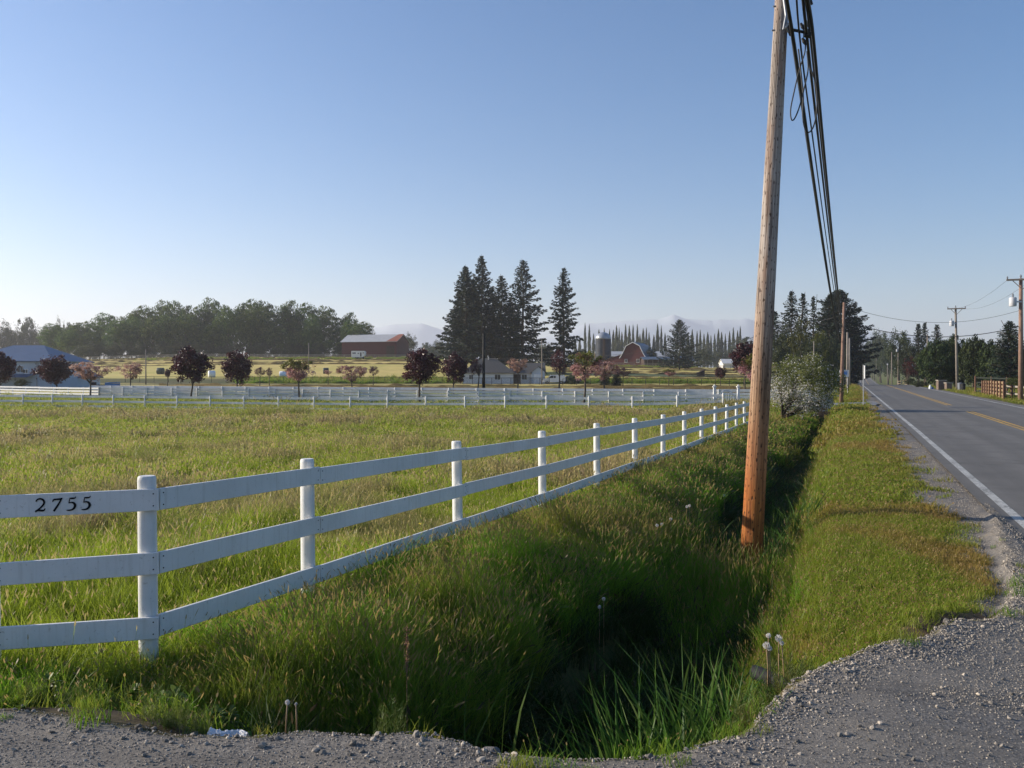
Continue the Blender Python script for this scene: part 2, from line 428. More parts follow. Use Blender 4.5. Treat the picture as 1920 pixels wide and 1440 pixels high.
def m_siding(name, col, scale, axis=2, rough=.7, var=.15, dark=.55, metal=0):
    """boards or metal ribs: a wave along one axis plus weather stains"""
    m = NT(name); sc = [0, 0, 0]; sc[axis] = scale
    if axis == 0: sc = [scale, scale*.0, 0]
    w = m.n('ShaderNodeTexWave', wave_type='BANDS', bands_direction='X', wave_profile='SAW')
    src = m.n('ShaderNodeTexCoord').outputs['Object']
    sep = m.n('ShaderNodeSeparateXYZ'); m.l(src, sep.inputs[0])
    val = sep.outputs[axis] if axis < 2 else sep.outputs[2]
    if axis == 0: val = m.math('ADD', sep.outputs[0], sep.outputs[1])
    fr = m.math('FRACT', m.math('MULTIPLY', val, scale))
    ln = m.ramp(fr, [(0, 1), (.08, 0), (.92, 0), (1, 1)])
    n = m.noise(m.coord(), .7, 5, .65); n2 = m.noise(m.coord(scale=(6, 6, 1)), 1, 4, .6)
    c = m.ramp(n, [(.3, tuple(x*(1-var) for x in col)), (.7, tuple(min(1, x*(1+var)) for x in col))])
    c = m.mix(m.ramp(n2, [(.55, 0), (.75, .3)]), c, tuple(x*.6 for x in col))
    c = m.mix(m.math('MULTIPLY', ln, dark), c, tuple(x*.35 for x in col))
    m.bsdf(c, rough, m.bump(ln, .4, .02), .3, metal); return m.m
W = m_white_paint()
POLE = m_pole()
GROUND = m_ground()
ASPH = m_asphalt('worn_asphalt', (.165, .155, .14))
ASPH2 = m_asphalt('side_drive_asphalt', (.20, .205, .215), cracks=False)
WLINE = m_paint('white_road_paint', (.54, .53, .49))
YLINE = m_paint('yellow_road_paint', (.62, .36, .04))
BARK = m_bark()
FIRBARK = m_bark('fir_bark', (.035, .028, .022), (.10, .08, .06))
CABLE = mat_simple('black_cable', (.022, .021, .021), .55, .3, 20, .1, .4)
STEEL = mat_simple('dull_steel', (.30, .31, .32), .45, .15, 20, .05, .5, .6)
GREYPOLE = mat_simple('grey_pole_wood', (.22, .19, .16), .85, .3, 4, .5)
DARKPOLE = mat_simple('dark_fence_paint', (.02, .019, .017), .7, .3, 6, .2)
BROWNWOOD = mat_simple('brown_post_wood', (.13, .07, .045), .85, .3, 6, .4)
TANWOOD = mat_simple('bare_rail_wood', (.48, .36, .20), .8, .25, 6, .4)
GREYWOOD = mat_simple('weathered_rail_wood', (.30, .27, .22), .85, .25, 6, .4)
BLACK = mat_simple('black_letter_paint', (.006, .006, .006), .6, .2, 30, .1, .2)
RED = m_siding('barn_red_boards', (.085, .020, .020), 3.2, 0)
REDG = m_siding('barn_red_gable_boards', (.085, .018, .018), 3.0, 0)
REDM = m_siding('rust_streaked_roof', (.30, .11, .07), 1.5, 0)
GREYROOF = m_siding('galvanised_roof', (.42, .42, .42), 1.2, 0, .5, .12, .3)
BLUEROOF = m_siding('blue_metal_roof', (.085, .12, .19), 1.8, 0, .45, .1, .3)
BLUEROOF2 = m_siding('slate_blue_metal_roof', (.07, .10, .15), 1.2, 0, .45, .1, .3)
SHINGLE = mat_simple('grey_shingles', (.10, .095, .09), .9, .25, 5, .4, .15)
WHITEWALL = m_siding('white_siding', (.62, .62, .62), 5, 2, .6, .08, .25)
BLUEWALL = m_siding('pale_blue_siding', (.45, .50, .56), 5, 2, .6, .08, .25)
TRIM = mat_simple('white_trim_paint', (.72, .72, .72), .6, .08, 3, .1)
GLASS = mat_simple('dark_window_glass', (.025, .03, .035), .12, .2, 3, 0, .6)
SILO = m_siding('silo_dark_staves', (.018, .025, .04), 1.4, 0, .6, .2, .5)
DOME = m_siding('silo_dome_metal', (.34, .36, .39), 1.0, 2, .4, .12, .3, .4)
DARKWOOD = mat_simple('dark_shed_boards', (.055, .035, .028), .9, .3, 2, .4)
TYRE = mat_simple('black_rubber', (.02, .02, .02), .8, .2, 10, .2)
CARPAINT = mat_simple('white_van_paint', (.68, .69, .71), .25, .04, 1, 0, .5)
BEIGEVEH = mat_simple('white_trailer_panel', (.72, .72, .71), .4, .06, 1, 0, .4)
CONC = mat_simple('pale_stone', (.33, .31, .29), .9, .25, 6, .6, .2, 0, .02)
STONE_ROCK = mat_simple('grey_rock', (.20, .185, .175), .9, .35, 9, .9, .2, 0, .03)
PAPER = mat_simple('crumpled_white_paper', (.72, .71, .70), .7, .06, 8, .5)
BLUEP = mat_simple('blue_tarp', (.05, .16, .42), .5, .2, 4, .3)
HAYM = mat_simple('cut_hay', (.19, .135, .05), .95, .4, 1.5, .9, .1, 0, .15)
BALE = mat_simple('dark_bale_wrap', (.025, .04, .03), .5, .3, 3, .3)
WRAP = mat_simple('white_bale_wrap', (.72, .74, .75), .35, .05, 3, .3)
STONEP = mat_simple('brown_gate_stone', (.16, .12, .095), .9, .35, 6, .7)
GREENP = mat_simple('grey_plastic_bin', (.17, .18, .20), .6, .15, 6, .1)

# ---------------------------------------------------------------- ground, road, drive
def tri_axis(segs):
    out = []
    for a, b, st in segs:
        n = max(1, int(round((b-a)/st))); out += list(np.linspace(a, b, n, endpoint=False))
    out.append(segs[-1][1]); return np.array(out)
S_AX = tri_axis([(-60, -8, 8), (-8, 0, .8), (0, 14, .11), (14, 30, .4), (30, 70, .8), (70, 130, 2), (130, 420, 5), (420, 800, 16), (800, 1800, 50), (1800, 9500, 700)])
T_AX = tri_axis([(-8200, -900, 500), (-900, -340, 28), (-340, -120, 5.5), (-120, -30, 2.5), (-30, -8, .8), (-8, -5, .3), (-5, 2.0, .1), (2.0, 8.8, .85), (8.8, 13, .35), (13, 30, 1.7), (30, 120, 9), (120, 1200, 70), (1200, 8200, 700)])
def build_ground():
    Tm, Sm = np.meshgrid(T_AX, S_AX, indexing='ij')
    Tb = Tm+bend(Sm)
    X, Y = xy(Tb, Sm)
    Z = ground(X.ravel(), Y.ravel())
    x = X.ravel(); y = Y.ravel()
    t, s = ts(x, y); tb = t-bend(s)
    d = dedge(x, y)
    grv = sstep(.16, -.12, d)*(tb < 2.3)*(y < 26)
    wob = (fbm(x*1.1, y*1.1, 3)-.5)*.8
    sh = sstep(.75, 1.45, tb+wob)*(tb < 5)*(s > 1)
    sh = np.maximum(sh, sstep(9.9, 9.2, tb+wob*.4)*(tb > 5))
    q = drive_dist(x, y)
    grv = np.maximum(np.maximum(grv, sh), sstep(3.2, 2.4, q)*.8*(tb < 3))
    px = 960+F*x/np.maximum(y, 1)
    hay = sstep(197, 203, y)*(tb < -14)*(y < 470)*sstep(-18, -24, tb)
    strip = (y > 102)*(y < 197)*(tb < -16)*sstep(.50, .56, fbm(x*.018+3, y*.09+2, 3))
    hay = np.clip(np.maximum(hay, strip*.8), 0, 1)
    lawn = np.clip((sstep(-1.0, -.3, tb)*(tb < 2.5)+sstep(9.5, 10.2, tb)*(tb < 40)+(y > 60)*(y < 102)*(tb < -6)+sstep(-30, -10, tb)*(y > 102)), 0, 1)
    soil = np.exp(-((d-.26)/.26)**4)*(tb < 1.6)*(y < 26)
    soil = np.maximum(soil, np.exp(-((tb+1.3)/.55)**2)*(s < 57)*.9)
    Vv = np.stack([x, y, Z], 1)
    nt, ns = Tm.shape
    I = np.arange(nt*ns).reshape(nt, ns)
    quad = np.stack([I[:-1, :-1], I[1:, :-1], I[1:, 1:], I[:-1, 1:]], -1).reshape(-1, 4)
    ditch_shade = np.exp(-((tb+1.3)/.55)**2)*(s < 57)*(s > 2)  # where the ditch floor is coloured near black as shade
    A = dict(ditch_shade=ditch_shade, gravel=grv, hay=hay, lawn=lawn, soil=np.clip(soil, 0, 1))
    fc = Vv[quad].mean(1); fd = dedge(fc[:, 0], fc[:, 1]); ft, fs = ts(fc[:, 0], fc[:, 1])
    isg = (fd < .0) & (ft < 2.0) & (fc[:, 1] < 26) & (fc[:, 1] > -60)
    def sub(mask, nm):
        f = quad[mask]; u, inv = np.unique(f, return_inverse=True)
        return fastmesh(nm, Vv[u], inv.reshape(f.shape), [GROUND], {k: v[u] for k, v in A.items()}, smooth=True)
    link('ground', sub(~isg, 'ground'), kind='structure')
    link('gravel_driveway', sub(isg, 'gravel_driveway'), kind='structure')
build_ground()
def ribbon(name, t0, t1, sv, mat, dz, nt=2, uvs=True):
    tv = np.linspace(t0, t1, nt)
    Tm, Sm = np.meshgrid(tv, sv, indexing='ij'); Tb = Tm+bend(Sm)
    X, Y = xy(Tb, Sm); Z = zroad(Sm)+dz+(.0 if nt < 3 else 0)
    I = np.arange(Tm.size).reshape(Tm.shape)
    quad = np.stack([I[:-1, :-1], I[1:, :-1], I[1:, 1:], I[:-1, 1:]], -1).reshape(-1, 4)
    return fastmesh(name, np.stack([X.ravel(), Y.ravel(), Z.ravel()], 1), quad, [mat], smooth=True,
                    uv=np.stack([Tm.ravel(), Sm.ravel()], 1))
ss = S_AX[(S_AX >= -60) & (S_AX <= 1800)]
ss = ss[::1]
link('road', ribbon('road', 1.82, 9.02, ss, ASPH, 0, 9), kind='structure')
lm = ss[ss < 800]
link('white_edge_line', ribbon('white_edge_line', 2.02, 2.15, lm, WLINE, .004), kind='structure')
link('white_edge_line', ribbon('white_edge_line', 8.55, 8.68, lm, WLINE, .004), kind='structure')
def seg(a, b): return np.concatenate([[a], ss[(ss > a) & (ss < b)], [b]])
ye = []
for a, b in ((-60, 46.5), (55.0, 118), (121, 800)):
    for o in (0, .21):
        ye.append(ribbon('centre_line', 5.28+o, 5.39+o, seg(a, b), YLINE, .004))
Vs = []; Fs = []; n = 0
for me in ye:
    v = np.zeros(len(me.vertices)*3, np.float32); me.vertices.foreach_get('co', v); v = v.reshape(-1, 3)
    l = np.zeros(len(me.loops), np.int32); me.loops.foreach_get('vertex_index', l)
    Vs.append(v); Fs.append(l.reshape(-1, 4)+n); n += len(v)
link('yellow_centre_line', fastmesh('yellow_centre_line', np.concatenate(Vs), np.concatenate(Fs), [YLINE]), kind='structure')
def build_drive():
    T = np.gradient(DRD, axis=0); T /= np.hypot(T[:, 0], T[:, 1])[:, None]
    N = np.stack([-T[:, 1], T[:, 0]], 1)
    V = []
    for i, p in enumerate(DRD):
        w = 3.1+1.4*math.exp(-max(0, _drs[i]-7)/3)
        for k in range(5):
            q = p+N[i]*w*(k/2-1); V.append((q[0], q[1], _drz[i]+.012))
    I = np.arange(len(V)).reshape(-1, 5)
    quad = np.stack([I[:-1, :-1], I[:-1, 1:], I[1:, 1:], I[1:, :-1]], -1).reshape(-1, 4)
    V = np.array(V); fc = V[quad].mean(1); ft, fs = ts(fc[:, 0], fc[:, 1])
    quad = quad[ft < 1.7]
    link('paved_side_drive', fastmesh('paved_side_drive', V, quad[:, ::-1], [ASPH2], smooth=True, uv=V[:, :2]), kind='structure')
build_drive()
# ---------------------------------------------------------------- foliage
def cards(C, size, rng, asp=1.0, up=.0, dirs=None):
    """rhombic leaf clumps at points C; size (N,)"""
    N = len(C)
    a = rng.normal(size=(N, 3)) if dirs is None else dirs+rng.normal(size=(N, 3))*.25
    a /= np.linalg.norm(a, axis=1)[:, None]
    b = rng.normal(size=(N, 3)); b[:, 2] += up*0
    b -= a*(a*b).sum(1)[:, None]; b /= np.linalg.norm(b, axis=1)[:, None]
    sz = np.asarray(size)[:, None]
    A = a*sz*asp; B = b*sz*.62
    nrm = np.cross(a, b)*sz*.18
    V = np.stack([C-A, C+B*.9-A*.1+nrm, C+A, C-B*.9+A*.1+nrm], 1).reshape(-1, 3)
    return V, np.arange(4*N).reshape(-1, 4)
def tube_np(P, R, n=6):
    b = MB(); b.tube(P, R, n); return b
def clumps(rng, n, env, k, cr, lo=.35, flat=1.0, loose=0):
    """n points gathered in k clumps inside env(unit dir)->radius vector"""
    d = rng.normal(size=(k, 3)); d /= np.linalg.norm(d, axis=1)[:, None]
    r = rng.uniform(lo, 1, k)**.6
    cc = env(d)*r[:, None]
    w = rng.uniform(.5, 1.5, k); idx = rng.choice(k, n, p=w/w.sum())
    o = rng.normal(size=(n, 3)); o /= np.linalg.norm(o, axis=1)[:, None]
    o *= (rng.uniform(0, 1, n)**.45)[:, None]*(cr*rng.uniform(.6, 1.25, k)[idx])[:, None]
    o[:, 2] *= flat
    if loose > 0:
        q = rng.rand(n) < loose; d2 = rng.normal(size=(n, 3)); d2 /= np.linalg.norm(d2, axis=1)[:, None]
        U = env(d2)*(rng.uniform(.1, 1, n)**.4)[:, None]
        return np.where(q[:, None], U, cc[idx]+o), cc, np.where(q, rng.rand(n)*.7, rng.uniform(0, 1, k)[idx])
    return cc[idx]+o, cc, rng.uniform(0, 1, k)[idx]
def crown_mesh(name, rng, n, rad3, k, cr, leaf, mat, lo=.35, flat=1, hfun=None, env=None, asp=1, loose=.12):
    rx, ry, rz = rad3
    if env is None:
        ph = rng.uniform(0, 6.28, 4)
        def env(d):
            th = np.arctan2(d[:, 1], d[:, 0])
            m = 1+.13*np.sin(3*th+ph[0]+2*d[:, 2])+.10*np.sin(5*th+ph[1])+.08*np.sin(4*d[:, 2]*3+ph[2])
            return d*np.array([rx, ry, rz])*m[:, None]
    P, cc, ck = clumps(rng, n, env, k, cr, lo, flat, loose)
    V, Q = cards(P, leaf*rng.uniform(.6, 1.35, n), rng, asp)
    h = rng.uniform(0, 1, n)*.45+ck*.55
    if hfun is not None: h = hfun(P, h)
    return fastmesh(name, V, Q, [mat], {'h': np.repeat(h, 4)}), cc
def trunk_mesh(name, rng, h, r0, r1, mat, cc=None, limbs=8, start=.5, lean=.0, origin=(0, 0, 0), sub=.35):
    b = MB(); P = []; x = y = 0
    for i in range(7):
        P.append((x, y, h*i/6)); x += rng.normal()*h*.012+lean*h/6; y += rng.normal()*h*.012
    b.tube(P, [r0*(1.25 if i == 0 else 1)*(1-i/6)+r1*i/6 for i in range(7)], 8)
    if cc is not None and len(cc):
        o = np.array(origin)
        for j in rng.choice(len(cc), min(limbs, len(cc)), replace=False):
            e = cc[j]+o; zs = min(h*.97, max(h*start, e[2]-abs(rng.normal())*sub*h-.1*h))
            s0 = np.array([0, 0, zs]); i = zs/h*6; k = int(min(5, i)); f = i-k
            s0[:2] = np.array(P[k][:2])*(1-f)+np.array(P[k+1][:2])*f
            m1 = s0*.6+e*.4+rng.normal(size=3)*.05*h*.3
            rr = r0*(1-zs/h)*.45+r1*.6
            b.tube([s0, m1, e], [rr, rr*.6, rr*.2], 5)
    return b.mesh(name, mat, smooth=True)
def spiral_env(H):
    return None
# ---- leaf materials
M_MAPLE = m_leaf('purple_maple_leaves', [(0, (.020, .006, .010)), (.5, (.065, .017, .018)), (.8, (.13, .030, .028)), (1, (.24, .09, .08))], .22, .35, .5)
M_PLUM = m_leaf('plum_leaves', [(0, (.035, .016, .024)), (.6, (.085, .035, .045)), (1, (.15, .075, .085))], .3)
M_CHERRY = m_leaf('pink_cherry_blossom', [(0, (.10, .055, .035)), (.3, (.23, .11, .09)), (.55, (.46, .27, .20)), (.8, (.68, .44, .36)), (1, (.80, .60, .53))], .35)
M_CHERRYG = m_leaf('cherry_leaves_and_blossom', [(0, (.70, .43, .42)), (.28, (.50, .27, .25)), (.42, (.17, .085, .06)), (.55, (.09, .095, .022)), (.8, (.17, .18, .03)), (1, (.26, .25, .04))], .4)
M_ALDER = m_leaf('alder_leaves', [(0, (.022, .042, .010)), (.5, (.060, .105, .022)), (1, (.17, .23, .05))], .4)
M_BROAD = m_leaf('broad_tree_leaves', [(0, (.020, .032, .013)), (.5, (.045, .062, .024)), (1, (.10, .115, .045))], .3)
M_YGREEN = m_leaf('young_green_leaves', [(0, (.03, .045, .012)), (.5, (.075, .085, .018)), (1, (.15, .145, .03))], .35)
M_FIR = m_leaf('fir_needles', [(0, (.007, .014, .008)), (.6, (.017, .030, .016)), (1, (.035, .052, .025))], .06, .6)
M_CEDAR = m_leaf('cedar_sprays', [(0, (.012, .020, .008)), (.5, (.032, .052, .014)), (.9, (.08, .10, .02)), (1, (.10, .10, .02))], .12, .6)
M_POPLAR = m_leaf('poplar_leaves', [(0, (.05, .065, .03)), (1, (.14, .15, .07))], .3)
M_APPLE = m_leaf('apple_leaves_and_blossom', [(0, (.07, .09, .025)), (.45, (.21, .24, .07)), (.70, (.33, .33, .13)), (.74, (.62, .58, .54)), (1, (.84, .82, .80))], .45)
M_REDLEAF = m_leaf('dark_red_leaves', [(0, (.03, .008, .008)), (1, (.11, .025, .02))], .25)
# ---- templates: mesh pairs (crown, trunk), crown normalised to width 1 (radius .5) and height 1, centred at 0
def tmpl(kind, seed):
    rng = np.random.RandomState(seed)
    if kind == 'maple':
        me, cc = crown_mesh('maple_crown', rng, 7500, (.43, .43, .43), 110, .11, .027, M_MAPLE, .2)
    elif kind == 'plum':
        me, cc = crown_mesh('plum_crown', rng, 1700, (.42, .42, .44), 30, .13, .03, M_PLUM, .3)
    elif kind == 'cherry':
        def env(d):
            q = d*np.array([.46, .46, .42]); q[:, 2] += .10*(np.hypot(d[:, 0], d[:, 1])-.5)
            q[:, :2] *= (.8+.45*sstep(-1, .6, d[:, 2]))[:, None]; return q
        me, cc = crown_mesh('cherry_crown', rng, 3000, None or (.46, .46, .42), 46, .10, .026, M_CHERRY, .3, env=env)
    elif kind == 'cherryg':
        def env(d):
            q = d*np.array([.46, .46, .44]); q[:, :2] *= (.75+.4*sstep(-1, .3, d[:, 2]))[:, None]; return q
        def hf(P, h):
            up = sstep(-.12, .22, P[:, 2]+.10*np.sin(P[:, 0]*9+seed)-P[:, 0]*.15)
            return np.where(h < .22, .40, up*.5+h*.42)
        me, cc = crown_mesh('cherry_crown', rng, 3600, (.46, .46, .44), 50, .10, .027, M_CHERRYG, .25, hfun=hf, env=env)
    elif kind == 'alder':
        def env(d):
            q = d*np.array([.5, .5, .5]); q[:, :2] *= (.80+.28*sstep(-1, .2, d[:, 2]))[:, None]; return q
        me, cc = crown_mesh('alder_crown', rng, 8500, (.5, .5, .5), 90, .105, .019, M_ALDER, .1, .45, env=env, asp=1.2, loose=.38)
    elif kind == 'broad':
        me, cc = crown_mesh('broadleaf_crown', rng, 6500, (.43, .43, .46), 100, .11, .02, M_BROAD, .2, .8)
    elif kind == 'young':
        me, cc = crown_mesh('young_crown', rng, 4200, (.44, .44, .46), 60, .11, .02, M_YGREEN, .3, .8)
    elif kind == 'cedar':
        def env(d):
            q = d*np.array([.46, .46, .5]); q[:, :2] *= (1.06-.12*sstep(-.2, 1, d[:, 2]))[:, None]; return q
        me, cc = crown_mesh('cedar_crown', rng, 13000, (.46, .46, .5), 170, .085, .019, M_CEDAR, .25, .8, env=env, asp=1.5)
    elif kind == 'redleaf':
        me, cc = crown_mesh('red_crown', rng, 2600, (.43, .43, .44), 40, .11, .024, M_REDLEAF, .3)
    elif kind == 'poplar':
        n = 1500; z = rng.uniform(0, 1, n)**.85
        wid = (.5*np.sin(np.clip(z, 0, 1)*np.pi*.93+.22)**.7)*(1-z*.35)
        k = np.floor(z*13+rng.uniform(0, 1, n)*1.5); off = (np.sin(k*2.3+seed)*.18, np.cos(k*3.1+seed)*.18)
        r = rng.uniform(0, 1, n)**.5*wid*.8; th = rng.uniform(0, 6.28, n)
        P = np.stack([r*np.cos(th)+off[0]*wid, r*np.sin(th)+off[1]*wid, z-.5], 1)
        d = np.stack([np.cos(th)*.25, np.sin(th)*.25, np.ones(n)], 1)
        # wide-aspect copies are scaled, so leaves are drawn long and upright
        V, Q = cards(P, .07*rng.uniform(.5, 1.2, n), rng, .6, dirs=d)
        V[:, :2] = V[:, :2]; h = rng.uniform(0, 1, n)
        me = fastmesh('poplar_crown', V, Q, [M_POPLAR], {'h': np.repeat(h, 4)}); cc = np.array([[0, 0, z] for z in (-.3, 0, .3)])
    return me, cc
def conifer(seed, H=30., hw=4., base=.1, droop=.25, dens=1.0, ragged=.35, mat=None, up=.0, topw=.0):
    """crown mesh in metres, origin at the foot"""
    rng = np.random.RandomState(seed); mat = mat or M_FIR
    Ps = []; Ds = []; Ss = []; b = MB(); z = H*base
    P = [(rng.normal()*.05*i, rng.normal()*.05*i, H*i/8) for i in range(9)]
    b.tube(P, [max(.03, (1-i/8)**.9*H*.016+.02) for i in range(9)], 8)
    az = rng.uniform(0, 6.28)
    while z < H*.985:
        u = (z/H-base)/(1-base)
        prof = (1-u)**.72*(.80+.20*min(1, u/.12))+.05*(1-u) + topw*math.sin(u*3.14)
        L = 1.42*hw*prof*rng.uniform(1-ragged, 1.2)*(1.3 if rng.rand() < .08 else 1)+.12
        az += 2.4+rng.normal()*.35
        nseg = max(4, int(L/.22*dens)); dr = droop*(1-u*.9)
        dx, dy = math.cos(az), math.sin(az)
        z0 = z
        for i in range(nseg):
            f = (i+.5)/nseg
            if f < .12 and L > 1.5: continue
            sag = -dr*L*f+dr*.75*L*f*f+(.30*L*f*u)
            c = np.array([dx*L*f, dy*L*f, z0+sag+up*f*L])
            wd = L*.27*math.sin(min(1, (1.05-f)*1.4)*1.57)*(.35+.65*f)+.08
            m = 3
            for q in range(m):
                sd = rng.uniform(-1, 1)*wd
                Ps.append(c+np.array([-dy*sd, dx*sd, -abs(sd)*.25-rng.uniform(0, .6)*H/30]))
                Ds.append((dx*.7-dy*np.sign(sd)*.6, dy*.7+dx*np.sign(sd)*.6, -.45*(1-u)+.1+up)); Ss.append(rng.uniform(.24, .52)*(.6+.5*(1-u))*(H/30)**.8)
        if L > 1.0 and rng.rand() < .7:
            b.tube([(0, 0, z0), (dx*L*.5, dy*L*.5, z0-dr*L*.3+.15*L*u), (dx*L*.9, dy*L*.9, z0-dr*L*.29+.26*L*u)], [.05, .03, .012], 4)
        z += (.11+.22*(1-u))*H/30*rng.uniform(.6, 1.3)/dens
    Ps = np.array(Ps); V, Q = cards(Ps, np.array(Ss), rng, 1.25, dirs=np.array(Ds))
    h = np.clip(rng.uniform(0, 1, len(Ps)), 0, 1)
    return fastmesh('fir_crown', V, Q, [mat], {'h': np.repeat(h, 4)}), b.mesh('fir_trunk', FIRBARK, smooth=True)
TM = {}
def template(kind, var=0):
    k = (kind, var)
    if k not in TM:
        me, cc = tmpl(kind, 11+var*7+sum(map(ord, kind)))
        TM[k] = (me, cc)
    return TM[k]
_ts = np.random.RandomState(3)
def tree(name, kind, px, Y, x0, x1, ytop, ybot, label, cat='tree', group=None, var=0, trunk_r=None, limbs=10, depth=None, rz=None, z0=None, bark=None):
    """crown spans pixels x0..x1 / ytop..ybot at distance Y; the foot stands on the ground"""
    me, cc = template(kind, var)
    X = (px-960)/F*Y; gz = g1(X, Y) if z0 is None else z0
    wpx = (x1-x0)/F*Y; cz = EYE+(HY-(ytop+ybot)/2)/F*Y; h = (ybot-ytop)/F*Y
    cx = ((x0+x1)/2-960)/F*Y-X
    o = empty(name, (X, Y, gz), label, cat, group)
    c = link('crown', me, o); c.location = (cx, 0, cz-gz)
    c.scale = (wpx, depth or wpx, h); c.rotation_euler = (0, 0, 0)
    # local trunk in metres, limbs reaching into this crown
    C2 = cc*np.array([wpx, depth or wpx, h])
    th = max(.5, cz-gz+h*.1); r = trunk_r or max(.04, h*.035)
    rng = np.random.RandomState(int(px*7+Y) % 99999)
    tm = trunk_mesh('trunk', rng, th, r, r*.45, bark or BARK, C2, limbs, start=max(.25, min(.9, (cz-gz-h*.5)/th)), origin=(cx, 0, cz-gz))
    link('trunk', tm, o)
    return o
def y2(X, a0=(8.4, 74), d=(-2.86, .835)):
    """depth of fence 2 at pixel column"""
    return None
def fence_Y(px, p0, d):
    # point on the line p0 + k d whose pixel column is px
    a = (px-960)/F
    k = (p0[0]-a*p0[1])/(a*d[1]-d[0])
    return p0[1]+k*d[1]
F2P, F2D = (8.41, 74.), (-2.86, .835)
NRM = (-.28, -.96)
F3P = (8.41+2.3, 74+8.2)
row1 = [
 ('flowering_cherry', 'cherry', 170, 138, 206, 676, 720, 'pink flowering cherry in front of the fence, leftmost of the drive-side cherries', 0),
 ('purple_maple', 'maple', 358, 322, 398, 651, 722, 'large dark purple maple, tallest of the left group, before the board fences', 0),
 ('flowering_cherry', 'cherryg', 560, 527, 592, 667, 718, 'cherry with green top and pink flowers standing left of the long red barn', 0),
 ('purple_maple', 'maple', 788, 753, 829, 653, 723, 'big dark purple maple below the right end of the red barn', 1),
 ('flowering_cherry', 'cherryg', 1094, 1062, 1132, 656, 716, 'large pink cherry with yellow green top in front of the dark silo', 1)]
for nm, kd, px, a, b, yt, yb, lab, v in row1:
    Y = fence_Y(px, F2P, F2D)-1.7
    tree(nm, kd, px, Y, a, b, yt, yb, lab, 'tree', 'ornamental trees along the drive', v, trunk_r=.10)
row2 = [
 ('purple_maple', 'maple', 0, -30, 31, 659, 724, 'dark purple maple cut by the left edge of the view', 1),
 ('purple_maple', 'maple', 105, 62, 136, 664, 723, 'broad dark purple maple in front of the blue roofed building', 2),
 ('flowering_cherry', 'cherry', 246, 221, 271, 677, 713, 'small pink cherry beside the thin pole at the left hay field', 1),
 ('purple_maple', 'maple', 443, 413, 474, 656, 721, 'dark purple maple right of the tallest left one, with a narrower crown', 3),
 ('flowering_cherry', 'cherry', 660, 634, 687, 681, 718, 'pink cherry below the white trailer, behind the board fences', 2),
 ('purple_maple', 'maple', 851, 828, 880, 661, 722, 'reddish maple touching the dark purple maple on its left', 0),
 ('purple_plum', 'plum', 894, 879, 906, 668, 706, 'thin purple plum tree behind the dark utility post by the house', 0),
 ('flowering_cherry', 'cherry', 969, 949, 991, 669, 700, 'round pink cherry in front of the grey house roof', 3),
 ('purple_plum', 'plum', 1047, 1030, 1066, 652, 706, 'tall purple plum above the white van', 1),
 ('flowering_cherry', 'cherry', 1133, 1108, 1161, 671, 716, 'dusky pink cherry right behind the large green topped cherry', 4)]
for nm, kd, px, a, b, yt, yb, lab, v in row2:
    Y = fence_Y(px, F3P, F2D)+2.0
    tree(nm, kd, px, Y, a, b, yt, yb, lab, 'tree', 'ornamental trees along the drive', v, trunk_r=.09)
row3 = [
 ('purple_plum', 'plum', 487, 476, 499, 686, 706, 150, 'small purple plum, left one of the pair in the mown field', 0),
 ('purple_plum', 'plum', 505, 498, 513, 688, 707, 152, 'small thin plum, right one of the pair in the mown field', 1),
 ('purple_plum', 'plum', 700, 689, 713, 685, 705, 150, 'small purple plum between the pink cherry and the big maple', 2),
 ('young_tree', 'cherry', 615, 608, 622, 693, 704, 165, 'tiny young tree below the round bale', 0),
 ('purple_plum', 'plum', 1168, 1150, 1184, 687, 708, 150, 'low plum with dark crown in front of the gambrel barn', 0),
 ('young_tree', 'cherryg', 1254, 1242, 1272, 690, 706, 150, 'small flat crowned tree by the black rail fence, green over pink', 0),
 ('purple_maple', 'maple', 1351, 1338, 1363, 686, 711, 150, 'small dark red maple beside the little brown shed', 2),
 ('young_tree', 'maple', 314, 308, 320, 691, 708, 150, 'very small dark sapling next to the left dark bale', 3)]
for nm, kd, px, a, b, yt, yb, Y, lab, v in row3:
    tree(nm, kd, px, Y, a, b, yt, yb, lab, 'tree', 'small trees in the mown field', v, trunk_r=.07, limbs=5)
tree('purple_maple', 'maple', 1396, 62, 1366, 1425, 640, 702, 'dark purple maple showing left of the leaning pole', 'tree', None, 3, .1) if False else None
tree('purple_maple', 'maple', 1397, 92, 1366, 1428, 640, 703, 'dark purple maple partly hidden by the leaning wooden pole', 'tree', 'ornamental trees along the drive', 3, .1)
tree('flowering_cherry', 'cherryg', 1418, 71, 1386, 1450, 655, 722, 'pink and green cherry close behind the leaning wooden pole', 'tree', 'ornamental trees along the drive', 2, .1)
# apple tree in blossom by the ditch
def apple():
    rng = np.random.RandomState(5)
    px, Y = 1466, 43.0
    X = (px-960)/F*Y; gz = g1(X, Y)
    o = empty('apple_tree', (X, Y, gz), 'spreading apple tree with white blossom by the ditch behind the pole', 'tree')
    def env(d):
        q = d*np.array([2.05, 1.6, 1.45]); q[:, 0] -= .35*(d[:, 2])*0; return q
    def hf(P, h):
        low = sstep(.5, -.9, P[:, 2]+P[:, 0]*.35)
        return np.where(rng.rand(len(P)) < .10+.48*low, .74+.26*h, h*.68)
    me, cc = crown_mesh('apple_crown', rng, 17000, (2.05, 1.6, 1.45), 170, .33, .046, M_APPLE, .2, 1, hf, env)
    c = link('crown', me, o); c.location = (1.0, 0, 2.05)
    t = trunk_mesh('apple_trunk', rng, 1.3, .09, .05, BARK, cc, 26, .3, origin=(1.0, 0, 2.05), sub=.8)
    link('trunk', t, o)
apple()
